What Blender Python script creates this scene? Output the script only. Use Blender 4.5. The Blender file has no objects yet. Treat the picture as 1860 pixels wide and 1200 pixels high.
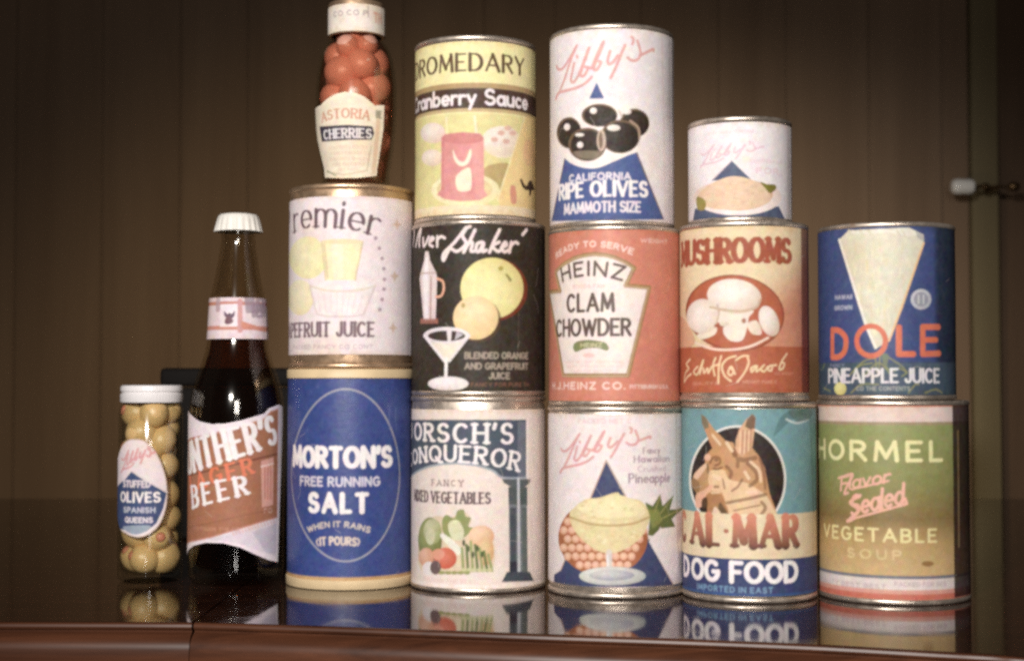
import bpy, bmesh, math, random
import numpy as np
from math import sin, cos, pi, radians, atan2, asin, sqrt, hypot

random.seed(7)
rng = np.random.RandomState(11)
S = bpy.context.scene
COL = S.collection

# ------------------------------------------------------------------ camera
F = 2720.0                      # focal length in photo pixels (photo is 1860 wide)
EYE = 0.137                     # lens height above the table top
PITCH = radians(2.1)
cam_d = bpy.data.cameras.new('camera')
cam = bpy.data.objects.new('camera', cam_d)
COL.objects.link(cam)
cam.location = (0, 0, EYE)
cam.rotation_euler = (radians(90) + PITCH, 0, 0)
cam_d.sensor_width = 36.0
cam_d.lens = 36.0 * F / 1860.0
cam_d.clip_start = 0.02
cam_d.clip_end = 50
cam_d.dof.use_dof = True
cam_d.dof.focus_distance = 0.90
cam_d.dof.aperture_fstop = 11.0
S.camera = cam

# ------------------------------------------------------------------ light
world = bpy.data.worlds.new('World')
S.world = world
world.use_nodes = True
bg = world.node_tree.nodes['Background']
bg.inputs[0].default_value = (1.0, 0.84, 0.76, 1)
bg.inputs[1].default_value = 0.03


def lamp(name, kind, loc, target, energy, color, **kw):
    d = bpy.data.lights.new(name, kind)
    o = bpy.data.objects.new(name, d)
    COL.objects.link(o)
    o.location = loc
    dx, dy, dz = (target[i] - loc[i] for i in range(3))
    o.rotation_euler = (atan2(hypot(dx, dy), -dz), 0, atan2(dy, dx) - pi / 2)
    d.energy = energy
    d.color = color
    for k, v in kw.items():
        setattr(d, k, v)
    return o


lamp('flood_lamp', 'SPOT', (-0.32, -0.25, 0.56), (0.03, 0.97, 0.14), 84, (1.0, 0.968, 0.925),
     spot_size=radians(44), spot_blend=0.75, shadow_soft_size=0.03)
lamp('fill_lamp', 'AREA', (0.12, -0.8, 0.45), (0.05, 0.97, 0.15), 1.8, (1.0, 0.95, 0.90), size=0.35, spread=radians(80))
# unseen spot added behind the stack to brighten the wall
lamp('added_wall_spot', 'SPOT', (0.03, 1.30, 0.16), (0.00, 2.30, -0.16), 16, (1.0, 0.80, 0.50),
     spot_size=radians(103), spot_blend=0.6, shadow_soft_size=0.03)

S.view_settings.view_transform = 'Standard'
S.view_settings.look = 'None'
S.view_settings.exposure = 0
S.view_settings.gamma = 1
S.view_settings.use_curve_mapping = False
S.cycles.use_denoising = False
S.cycles.max_bounces = 10
S.cycles.transparent_max_bounces = 24
S.cycles.filter_width = 2.7


# ------------------------------------------------------------------ helpers
def lin(v):
    v = v / 255.0
    return v / 12.92 if v <= 0.04045 else ((v + 0.055) / 1.055) ** 2.4


def c(r, g, b, k=0.92):
    y = .3 * r + .59 * g + .11 * b
    r, g, b = (7 + .96 * (q + (y - q) * .07) for q in (r, g, b))  # lifts darks and mutes hues: veiling haze mixed into the colour
    return np.array([lin(r) * k, lin(g) * k, lin(b) * k])


def ray(px, py):
    a = (px - 930) / F
    b = -(py - 600) / F
    return (a, cos(PITCH) - sin(PITCH) * b, sin(PITCH) + cos(PITCH) * b)


def on_plane(px, py, y):
    """point of the view ray at the depth y"""
    v = ray(px, py)
    t = y / v[1]
    return (v[0] * t, y, EYE + v[2] * t)


def on_table(px, py):
    v = ray(px, py)
    t = -EYE / v[2]
    return (v[0] * t, v[1] * t)


def link(name, me, mats, parent=None, smooth=True, sharp=35):
    o = bpy.data.objects.new(name, me)
    COL.objects.link(o)
    for m in (mats if isinstance(mats, (list, tuple)) else [mats]):
        me.materials.append(m)
    if smooth:
        me.polygons.foreach_set('use_smooth', [True] * len(me.polygons))
        if sharp:
            me.set_sharp_from_angle(angle=radians(sharp))
    if parent:
        o.parent = parent
    return o


def from_bm(name, bm, mats, parent=None, smooth=True, sharp=35):
    me = bpy.data.meshes.new(name)
    bmesh.ops.recalc_face_normals(bm, faces=bm.faces)
    bm.to_mesh(me)
    bm.free()
    return link(name, me, mats, parent, smooth, sharp)


def lathe(name, prof, mats, parent=None, n=96, sharp=35, rfun=None):
    """closed solid of revolution; prof is a list of (radius, height)"""
    bm = bmesh.new()
    rings = []
    for r, z in prof:
        if r < 1e-6:
            rings.append([bm.verts.new((0, 0, z))])
        else:
            ring = []
            for i in range(n):
                a = 2 * pi * i / n
                rr = r if rfun is None else rfun(r, z, a)
                ring.append(bm.verts.new((rr * cos(a), rr * sin(a), z)))
            rings.append(ring)
    for A, B in zip(rings[:-1], rings[1:]):
        if len(A) == 1 and len(B) == 1:
            continue
        for i in range(n):
            j = (i + 1) % n
            if len(A) == 1:
                bm.faces.new((A[0], B[j], B[i]))
            elif len(B) == 1:
                bm.faces.new((A[i], A[j], B[0]))
            else:
                bm.faces.new((A[i], A[j], B[j], B[i]))
    return from_bm(name, bm, mats, parent, True, sharp)


def box_bm(bm, x0, x1, y0, y1, z0, z1):
    vs = [bm.verts.new((x, y, z)) for x in (x0, x1) for y in (y0, y1) for z in (z0, z1)]
    for q in ((0, 1, 3, 2), (4, 6, 7, 5), (0, 4, 5, 1), (2, 3, 7, 6), (0, 2, 6, 4), (1, 5, 7, 3)):
        bm.faces.new([vs[i] for i in q])


def box(name, dims, mat, parent=None, bevel=0.002):
    bm = bmesh.new()
    box_bm(bm, *dims)
    if bevel:
        bmesh.ops.bevel(bm, geom=bm.edges[:], offset=bevel, segments=3, affect='EDGES', profile=0.5)
    return from_bm(name, bm, mat, parent)


def empty(name, loc, rz=0.0):
    o = bpy.data.objects.new(name, None)
    o.empty_display_size = 0.02
    COL.objects.link(o)
    o.location = loc
    o.rotation_euler = (0, 0, rz)
    return o


def tag(o, label, cat, group=None):
    o['label'] = label
    o['category'] = cat
    if group:
        o['group'] = group
    return o


# ------------------------------------------------------------------ materials
def mat(name, col=(0.5, 0.5, 0.5), rough=0.5, metal=0.0, spec=0.5, bump=0.0, bscale=200.0, rvar=0.0,
        cvar=0.0, attr=False, coat=0.0, stretch=(1, 1, 1), sss=0.0):
    m = bpy.data.materials.new(name)
    m.use_nodes = True
    nt = m.node_tree
    N, L = nt.nodes, nt.links
    p = N['Principled BSDF']
    p.inputs['Base Color'].default_value = (*col, 1)
    p.inputs['Roughness'].default_value = rough
    p.inputs['Metallic'].default_value = metal
    p.inputs['Specular IOR Level'].default_value = spec
    if coat:
        p.inputs['Coat Weight'].default_value = coat
        p.inputs['Coat Roughness'].default_value = 0.04
    if sss:
        p.inputs['Subsurface Weight'].default_value = sss
        p.inputs['Subsurface Radius'].default_value = (0.006, 0.003, 0.0015)
        p.inputs['Subsurface Scale'].default_value = 0.6
    tc = N.new('ShaderNodeTexCoord')
    mp = N.new('ShaderNodeMapping')
    mp.inputs['Scale'].default_value = stretch
    L.new(tc.outputs['Object'], mp.inputs['Vector'])
    nz = N.new('ShaderNodeTexNoise')
    nz.inputs['Scale'].default_value = bscale
    nz.inputs['Detail'].default_value = 5
    L.new(mp.outputs['Vector'], nz.inputs['Vector'])
    src = None
    if attr:
        at = N.new('ShaderNodeAttribute')
        at.attribute_name = 'print'
        src = at.outputs['Color']
        L.new(src, p.inputs['Base Color'])
    if cvar:
        hs = N.new('ShaderNodeMix')
        hs.data_type = 'RGBA'
        hs.blend_type = 'MULTIPLY'
        hs.inputs['Factor'].default_value = 1.0
        if src is not None:
            L.new(src, hs.inputs['A'])
        else:
            hs.inputs['A'].default_value = (*col, 1)
        mr = N.new('ShaderNodeMapRange')
        mr.inputs['From Min'].default_value = 0.3
        mr.inputs['From Max'].default_value = 0.7
        mr.inputs['To Min'].default_value = 1 - cvar
        mr.inputs['To Max'].default_value = 1 + cvar * 0.6
        n2 = N.new('ShaderNodeTexNoise')
        n2.inputs['Scale'].default_value = bscale * 0.35
        n2.inputs['Detail'].default_value = 6
        L.new(mp.outputs['Vector'], n2.inputs['Vector'])
        L.new(n2.outputs['Fac'], mr.inputs['Value'])
        cc = N.new('ShaderNodeCombineColor')
        for ch in ('Red', 'Green', 'Blue'):
            L.new(mr.outputs['Result'], cc.inputs[ch])
        L.new(cc.outputs['Color'], hs.inputs['B'])
        L.new(hs.outputs['Result'], p.inputs['Base Color'])
    if rvar:
        mr = N.new('ShaderNodeMapRange')
        mr.inputs['From Min'].default_value = 0.3
        mr.inputs['From Max'].default_value = 0.7
        mr.inputs['To Min'].default_value = max(0.02, rough - rvar)
        mr.inputs['To Max'].default_value = min(1, rough + rvar)
        L.new(nz.outputs['Fac'], mr.inputs['Value'])
        L.new(mr.outputs['Result'], p.inputs['Roughness'])
    if bump:
        b = N.new('ShaderNodeBump')
        b.inputs['Strength'].default_value = bump
        b.inputs['Distance'].default_value = 0.001
        L.new(nz.outputs['Fac'], b.inputs['Height'])
        L.new(b.outputs['Normal'], p.inputs['Normal'])
    return m


def glass_mat(name, tint, gloss=0.085, ior=1.5, edge=0.16):
    """clear container glass: see-through with a Fresnel reflection"""
    m = bpy.data.materials.new(name)
    m.use_nodes = True
    nt = m.node_tree
    N, L = nt.nodes, nt.links
    N.remove(N['Principled BSDF'])
    t = N.new('ShaderNodeBsdfTransparent')
    t.inputs['Color'].default_value = (*tint, 1)
    g = N.new('ShaderNodeBsdfGlossy')
    g.inputs['Roughness'].default_value = gloss
    fr = N.new('ShaderNodeFresnel')
    fr.inputs['IOR'].default_value = ior
    mx = N.new('ShaderNodeMixShader')
    mn = N.new('ShaderNodeMath')
    mn.operation = 'MINIMUM'
    mn.inputs[1].default_value = edge
    L.new(fr.outputs['Fac'], mn.inputs[0])
    L.new(mn.outputs[0], mx.inputs['Fac'])
    L.new(t.outputs['BSDF'], mx.inputs[1])
    L.new(g.outputs['BSDF'], mx.inputs[2])
    L.new(mx.outputs['Shader'], N['Material Output'].inputs['Surface'])
    return m


M_PAPER = mat('printed_paper', rough=0.6, spec=0.25, attr=True, bump=0.12, bscale=350, rvar=0.08, cvar=0.05)
M_CARD = mat('waxed_card', rough=0.42, spec=0.4, attr=True, bump=0.12, bscale=300, rvar=0.08, cvar=0.06)
M_LITHO = mat('printed_tin', rough=0.5, spec=0.3, attr=True, bump=0.05, bscale=220, rvar=0.06, cvar=0.05)
def rusty(m, amt):
    nt = m.node_tree
    N, L = nt.nodes, nt.links
    p = N['Principled BSDF']
    src = p.inputs['Base Color'].links[0].from_socket
    tc = N.new('ShaderNodeTexCoord')
    n = N.new('ShaderNodeTexNoise')
    n.inputs['Scale'].default_value = 95
    n.inputs['Detail'].default_value = 8
    n.inputs['Roughness'].default_value = .7
    L.new(tc.outputs['Object'], n.inputs['Vector'])
    r = N.new('ShaderNodeMapRange')
    r.inputs['From Min'].default_value = .56
    r.inputs['From Max'].default_value = .68
    r.inputs['To Max'].default_value = amt
    L.new(n.outputs['Fac'], r.inputs['Value'])
    mx = N.new('ShaderNodeMix')
    mx.data_type = 'RGBA'
    L.new(r.outputs['Result'], mx.inputs['Factor'])
    L.new(src, mx.inputs['A'])
    mx.inputs['B'].default_value = (.13, .055, .022, 1)
    L.new(mx.outputs['Result'], p.inputs['Base Color'])
    iv = N.new('ShaderNodeMath')
    iv.operation = 'MULTIPLY_ADD'
    iv.inputs[1].default_value = -.85
    iv.inputs[2].default_value = p.inputs['Metallic'].default_value
    L.new(r.outputs['Result'], iv.inputs[0])
    L.new(iv.outputs[0], p.inputs['Metallic'])


M_TIN = mat('tin', (0.66, 0.56, 0.47), rough=0.40, metal=0.85, bump=0.15, bscale=160, rvar=0.12, cvar=0.25)
M_TIN_WARM = mat('lacquered_tin', (0.62, 0.42, 0.27), rough=0.38, metal=0.8, bump=0.15, bscale=160, rvar=0.12, cvar=0.25)
rusty(M_TIN, .75)
rusty(M_TIN_WARM, .6)
M_CREAM = mat('cream_card', (0.66, 0.50, 0.30), rough=0.5, bump=0.1, cvar=0.12)
M_WHITE = mat('white_enamel', (0.74, 0.70, 0.70), rough=0.32, bump=0.05, cvar=0.06)
M_CROWN = mat('crown_enamel', (0.76, 0.72, 0.66), rough=0.3, bump=0.05, cvar=0.06)
M_GLASS = glass_mat('clear_glass', (0.93, 0.94, 0.90))
M_BEERGLASS = glass_mat('bottle_glass', (0.93, 0.90, 0.83))
M_BEER = glass_mat('beer_liquid', (0.52, 0.31, 0.20), ior=1.1)
M_SYRUP = glass_mat('cherry_syrup', (0.97, 0.76, 0.69), ior=1.08)
M_OLIVE = mat('olive_skin', (0.72, 0.47, 0.23), rough=0.34, bump=0.1, bscale=120, cvar=0.25, sss=0.15)
M_PIM = mat('pimento', (0.60, 0.22, 0.14), rough=0.4, bump=0.2, cvar=0.2)
M_CHERRY = mat('cherry_skin', (0.74, 0.36, 0.29), rough=0.36, bump=0.1, bscale=110, cvar=0.3, sss=0.06)
M_DARK = mat('dark_leather', (0.010, 0.008, 0.007), rough=0.75, spec=0.15, bump=0.2, bscale=180)
M_KNOB = mat('porcelain', (0.8, 0.78, 0.74), rough=0.12)
M_BRASS = mat('old_brass', (0.16, 0.10, 0.05), rough=0.38, metal=1.0, cvar=0.2)


def wood(name, dark, light, rough, scale, axis, coat=0.0, bump=0.03, spec=0.5):
    m = bpy.data.materials.new(name)
    m.use_nodes = True
    nt = m.node_tree
    N, L = nt.nodes, nt.links
    p = N['Principled BSDF']
    tc = N.new('ShaderNodeTexCoord')
    mp = N.new('ShaderNodeMapping')
    s = [scale] * 3
    s[axis] = scale * 0.06
    mp.inputs['Scale'].default_value = s
    nz = N.new('ShaderNodeTexNoise')
    nz.inputs['Scale'].default_value = 1.0
    nz.inputs['Detail'].default_value = 8
    nz.inputs['Roughness'].default_value = 0.65
    nz.inputs['Distortion'].default_value = 0.8
    cr = N.new('ShaderNodeValToRGB')
    cr.color_ramp.elements[0].position = 0.32
    cr.color_ramp.elements[0].color = (*dark, 1)
    cr.color_ramp.elements[1].position = 0.70
    cr.color_ramp.elements[1].color = (*light, 1)
    L.new(tc.outputs['Object'], mp.inputs['Vector'])
    L.new(mp.outputs['Vector'], nz.inputs['Vector'])
    L.new(nz.outputs['Fac'], cr.inputs['Fac'])
    L.new(cr.outputs['Color'], p.inputs['Base Color'])
    p.inputs['Roughness'].default_value = rough
    p.inputs['Specular IOR Level'].default_value = spec
    if coat:
        p.inputs['Coat Weight'].default_value = coat
        p.inputs['Coat Roughness'].default_value = 0.03
    if bump:
        b = N.new('ShaderNodeBump')
        b.inputs['Strength'].default_value = bump
        b.inputs['Distance'].default_value = 0.001
        L.new(nz.outputs['Fac'], b.inputs['Height'])
        L.new(b.outputs['Normal'], p.inputs['Normal'])
    return m


M_TABLE = wood('polished_mahogany', (0.010, 0.0035, 0.002), (0.032, 0.011, 0.006), 0.055, 60, 0, bump=0.006, spec=0.6)
nt_ = M_TABLE.node_tree
n1 = nt_.nodes.new('ShaderNodeTexNoise')
n1.inputs['Scale'].default_value = 18
n1.inputs['Detail'].default_value = 7
n1.inputs['Distortion'].default_value = 1.5
r1 = nt_.nodes.new('ShaderNodeMapRange')
r1.inputs['From Min'].default_value = .35
r1.inputs['From Max'].default_value = .75
r1.inputs['To Min'].default_value = .03
r1.inputs['To Max'].default_value = .13
n2 = nt_.nodes.new('ShaderNodeTexNoise')
n2.inputs['Scale'].default_value = 1400
n2.inputs['Detail'].default_value = 2
r2 = nt_.nodes.new('ShaderNodeMapRange')
r2.inputs['From Min'].default_value = .70
r2.inputs['From Max'].default_value = .76
r2.inputs['To Max'].default_value = .5
m2 = nt_.nodes.new('ShaderNodeMix')
m2.data_type = 'RGBA'
m2.inputs['B'].default_value = (.22, .19, .16, 1)
pb = nt_.nodes['Principled BSDF'].inputs['Base Color']
nt_.links.new(pb.links[0].from_socket, m2.inputs['A'])
nt_.links.new(n2.outputs['Fac'], r2.inputs['Value'])
nt_.links.new(r2.outputs['Result'], m2.inputs['Factor'])
nt_.links.new(m2.outputs['Result'], pb)
t1 = nt_.nodes.new('ShaderNodeTexCoord')
nt_.links.new(t1.outputs['Object'], n2.inputs['Vector'])
nt_.links.new(t1.outputs['Object'], n1.inputs['Vector'])
nt_.links.new(n1.outputs['Fac'], r1.inputs['Value'])
nt_.links.new(r1.outputs['Result'], nt_.nodes['Principled BSDF'].inputs['Roughness'])
M_EDGE = wood('mahogany_edge', (0.030, 0.011, 0.006), (0.095, 0.034, 0.016), 0.34, 60, 0, bump=0.02, spec=0.16)
M_WALL = wood('stained_wall', (0.165, 0.108, 0.070), (0.235, 0.160, 0.106), 0.8, 9, 2, bump=0.05, spec=0.2)
M_CASING = wood('casing_wood', (0.14, 0.108, 0.058), (0.18, 0.145, 0.080), 0.7, 14, 2, spec=0.2)
M_DOOR = wood('dark_door_wood', (0.08, 0.048, 0.028), (0.12, 0.072, 0.043), 0.7, 14, 2, spec=0.2)
M_FLOOR = wood('floor_boards', (0.02, 0.012, 0.007), (0.05, 0.03, 0.018), 0.5, 20, 1)


# ------------------------------------------------------------------ vessel placement
class Vessel:
    """a round container: where it stands, its radius and height, and how a point of its surface is named"""

    def __init__(self, xl, xr, yt, yb, base=None, yref=None):
        yc = (yt + yb) / 2
        vl, vr = ray(xl, yc), ray(xr, yc)
        aL, aR = atan2(vl[0], vl[1]), atan2(vr[0], vr[1])
        am, ah = (aL + aR) / 2, (aR - aL) / 2
        if base is None:
            x, y = on_table((xl + xr) / 2, yb)
            D = hypot(x, y) / (1 - sin(ah))
            self.z0 = 0.0
        else:
            D = base.cy / cos(am)
            self.z0 = base.z0 + base.h
        self.cx, self.cy, self.D = D * sin(am), D * cos(am), D
        self.r = D * sin(ah)
        self.rot = atan2(-self.cx, self.cy)
        self.pc = (xl + xr) / 2
        self.k = (D - self.r) / F * 1000 / cos(am)      # mm per photo pixel at the front
        self.h = 1.0
        self.h = self.hit(self.pc, yt)[1] / 1000

    def hit(self, px, py):
        """(arc length, height) in mm of the place a photo point shows on the wall of the vessel"""
        v = ray(px, py)
        a = v[0] ** 2 + v[1] ** 2
        b = -(v[0] * self.cx + v[1] * self.cy)
        cc = self.cx ** 2 + self.cy ** 2 - self.r ** 2
        d = b * b - a * cc
        t = (-b - sqrt(max(d, 0))) / a
        x, y = v[0] * t - self.cx, v[1] * t - self.cy
        lx = x * cos(-self.rot) - y * sin(-self.rot)
        ly = x * sin(-self.rot) + y * cos(-self.rot)
        return atan2(lx, -ly) * self.r * 1000, (EYE + v[2] * t - self.z0) * 1000

    def empty(self, name):
        return empty(name, (self.cx, self.cy, self.z0), self.rot)


# ------------------------------------------------------------------ print shop: pigment laid on a fine label grid
def arc(cx, cy, rx, ry, a0, a1):
    n = max(4, int(abs(a1 - a0) / 18))
    return [(cx + rx * cos(radians(a0 + (a1 - a0) * i / n)), cy + ry * sin(radians(a0 + (a1 - a0) * i / n))) for i in range(n + 1)]


GL = {
    'A': (.8, [[(0, 0), (.4, 1)], [(.4, 1), (.8, 0)], [(.14, .33), (.66, .33)]]),
    'B': (.6, [[(0, 0), (0, 1)], [(0, 1), (.3, 1)] + arc(.3, .76, .26, .24, 90, -90) + [(0, .52)], [(0, 0), (.3, 0)] + arc(.3, .26, .3, .26, -90, 90)]),
    'C': (.7, [arc(.37, .5, .37, .5, 48, 312)]),
    'D': (.7, [[(0, 0), (0, 1)], [(0, 1), (.25, 1)] + arc(.25, .5, .45, .5, 90, -90) + [(0, 0)]]),
    'E': (.55, [[(0, 1), (0, 0)], [(.55, 1), (0, 1)], [(0, 0), (.55, 0)], [(0, .52), (.45, .52)]]),
    'F': (.52, [[(0, 1), (0, 0)], [(.52, 1), (0, 1)], [(0, .5), (.43, .5)]]),
    'G': (.75, [arc(.38, .5, .38, .5, 48, 335) + [(.75, .46), (.46, .46)]]),
    'H': (.66, [[(0, 0), (0, 1)], [(.66, 0), (.66, 1)], [(0, .52), (.66, .52)]]),
    'I': (.0, [[(0, 0), (0, 1)]]),
    'J': (.42, [[(.42, 1), (.42, .25)] + arc(.21, .25, .21, .25, 0, -170)]),
    'K': (.62, [[(0, 0), (0, 1)], [(.6, 1), (.02, .42)], [(.2, .6), (.62, 0)]]),
    'L': (.5, [[(0, 1), (0, 0)], [(0, 0), (.5, 0)]]),
    'M': (.85, [[(0, 0), (.08, 1)], [(.08, 1), (.425, .15)], [(.425, .15), (.77, 1)], [(.77, 1), (.85, 0)]]),
    'N': (.68, [[(0, 0), (0, 1)], [(0, 1), (.68, 0)], [(.68, 0), (.68, 1)]]),
    'O': (.8, [arc(.4, .5, .4, .5, 0, 360)]),
    'P': (.58, [[(0, 0), (0, 1)], [(0, 1), (.3, 1)] + arc(.3, .74, .28, .26, 90, -90) + [(0, .48)]]),
    'Q': (.8, [arc(.4, .5, .4, .5, 0, 360), [(.48, .25), (.82, -.08)]]),
    'R': (.62, [[(0, 0), (0, 1)], [(0, 1), (.3, 1)] + arc(.3, .75, .28, .25, 90, -90) + [(0, .5)], [(.26, .5), (.62, 0)]]),
    'S': (.6, [arc(.3, .75, .26, .25, 30, 270) + arc(.3, .25, .3, .25, 90, -150)]),
    'T': (.66, [[(.33, 0), (.33, 1)], [(0, 1), (.66, 1)]]),
    'U': (.66, [[(0, 1), (0, .33)] + arc(.33, .33, .33, .33, 180, 360) + [(.66, 1)]]),
    'V': (.76, [[(0, 1), (.38, 0)], [(.38, 0), (.76, 1)]]),
    'W': (1.05, [[(0, 1), (.26, 0)], [(.26, 0), (.525, .9)], [(.525, .9), (.79, 0)], [(.79, 0), (1.05, 1)]]),
    'X': (.7, [[(0, 0), (.7, 1)], [(0, 1), (.7, 0)]]),
    'Y': (.72, [[(.36, 0), (.36, .48)], [(0, 1), (.36, .48)], [(.72, 1), (.36, .48)]]),
    'Z': (.6, [[(0, 1), (.6, 1)], [(.6, 1), (0, 0)], [(0, 0), (.6, 0)]]),
    "'": (.06, [[(.06, 1), (.0, .78)]]),
    '.': (.02, [[(0, .02), (.02, .02)]]),
    '*': (.05, [[(0, .5), (.05, .5)]]),
    '-': (.22, [[(0, .5), (.22, .5)]]),
    'a': (.5, [arc(.25, .3, .25, .3, 0, 360), [(.5, .6), (.5, .05), (.58, 0)]]),
    'b': (.5, [[(0, 1), (0, 0)], arc(.25, .3, .25, .3, 0, 360)]),
    'c': (.45, [arc(.26, .3, .26, .3, 50, 310)]),
    'd': (.5, [[(.5, 1), (.5, 0)], arc(.25, .3, .25, .3, 0, 360)]),
    'e': (.5, [[(.02, .3), (.5, .3)] + arc(.26, .3, .25, .3, 0, 310)]),
    'f': (.3, [arc(.28, .8, .15, .2, 70, 180) + [(.13, 0)], [(0, .58), (.3, .58)]]),
    'h': (.48, [[(0, 1), (0, 0)], [(0, .35)] + arc(.24, .36, .24, .24, 180, 0) + [(.48, 0)]]),
    'i': (.02, [[(0, .6), (0, 0)], [(0, .82), (.0, .86)]]),
    'k': (.45, [[(0, 1), (0, 0)], [(.42, .6), (.02, .22)], [(.15, .34), (.45, 0)]]),
    'l': (.04, [[(0, 1), (0, .06), (.06, 0)]]),
    'm': (.8, [[(0, .6), (0, 0)], [(0, .35)] + arc(.2, .38, .2, .22, 180, 0) + [(.4, 0)], [(.4, .35)] + arc(.6, .38, .2, .22, 180, 0) + [(.8, 0)]]),
    'n': (.46, [[(0, .6), (0, 0)], [(0, .35)] + arc(.23, .37, .23, .23, 180, 0) + [(.46, 0)]]),
    'o': (.52, [arc(.26, .3, .26, .3, 0, 360)]),
    'p': (.5, [[(0, .6), (0, -.35)], arc(.25, .3, .25, .3, 0, 360)]),
    'r': (.32, [[(0, .6), (0, 0)], [(0, .32)] + arc(.24, .34, .24, .25, 180, 60)]),
    's': (.4, [arc(.2, .45, .18, .15, 30, 270) + arc(.2, .15, .2, .15, 90, -150)]),
    't': (.32, [[(.14, .9), (.14, .12), (.22, 0), (.32, .03)], [(0, .6), (.32, .6)]]),
    'u': (.48, [[(0, .6), (0, .22)] + arc(.24, .24, .24, .24, 180, 360) + [(.48, .6)], [(.48, .6), (.48, 0)]]),
    'v': (.46, [[(0, .6), (.22, 0)], [(.22, 0), (.46, .6)]]),
    'w': (.7, [[(0, .6), (.17, 0), (.35, .55), (.52, 0), (.7, .6)]]),
    'y': (.48, [[(0, .6), (.24, .02)], [(.48, .6), (.12, -.35)]]),
}


def smooth_pts(pts, closed, n=8):
    P = [np.array(p, float) for p in pts]
    L = len(P)
    out = []
    rngn = L if closed else L - 1
    for i in range(rngn):
        if closed:
            p0, p1, p2, p3 = P[(i - 1) % L], P[i], P[(i + 1) % L], P[(i + 2) % L]
        else:
            p0, p1, p2, p3 = P[max(i - 1, 0)], P[i], P[i + 1], P[min(i + 2, L - 1)]
        for k in range(n):
            t = k / n
            out.append(0.5 * ((2 * p1) + (-p0 + p2) * t + (2 * p0 - 5 * p1 + 4 * p2 - p3) * t * t + (-p0 + 3 * p1 - 3 * p2 + p3) * t ** 3))
    if not closed:
        out.append(P[-1])
    return [tuple(p) for p in out]


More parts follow.
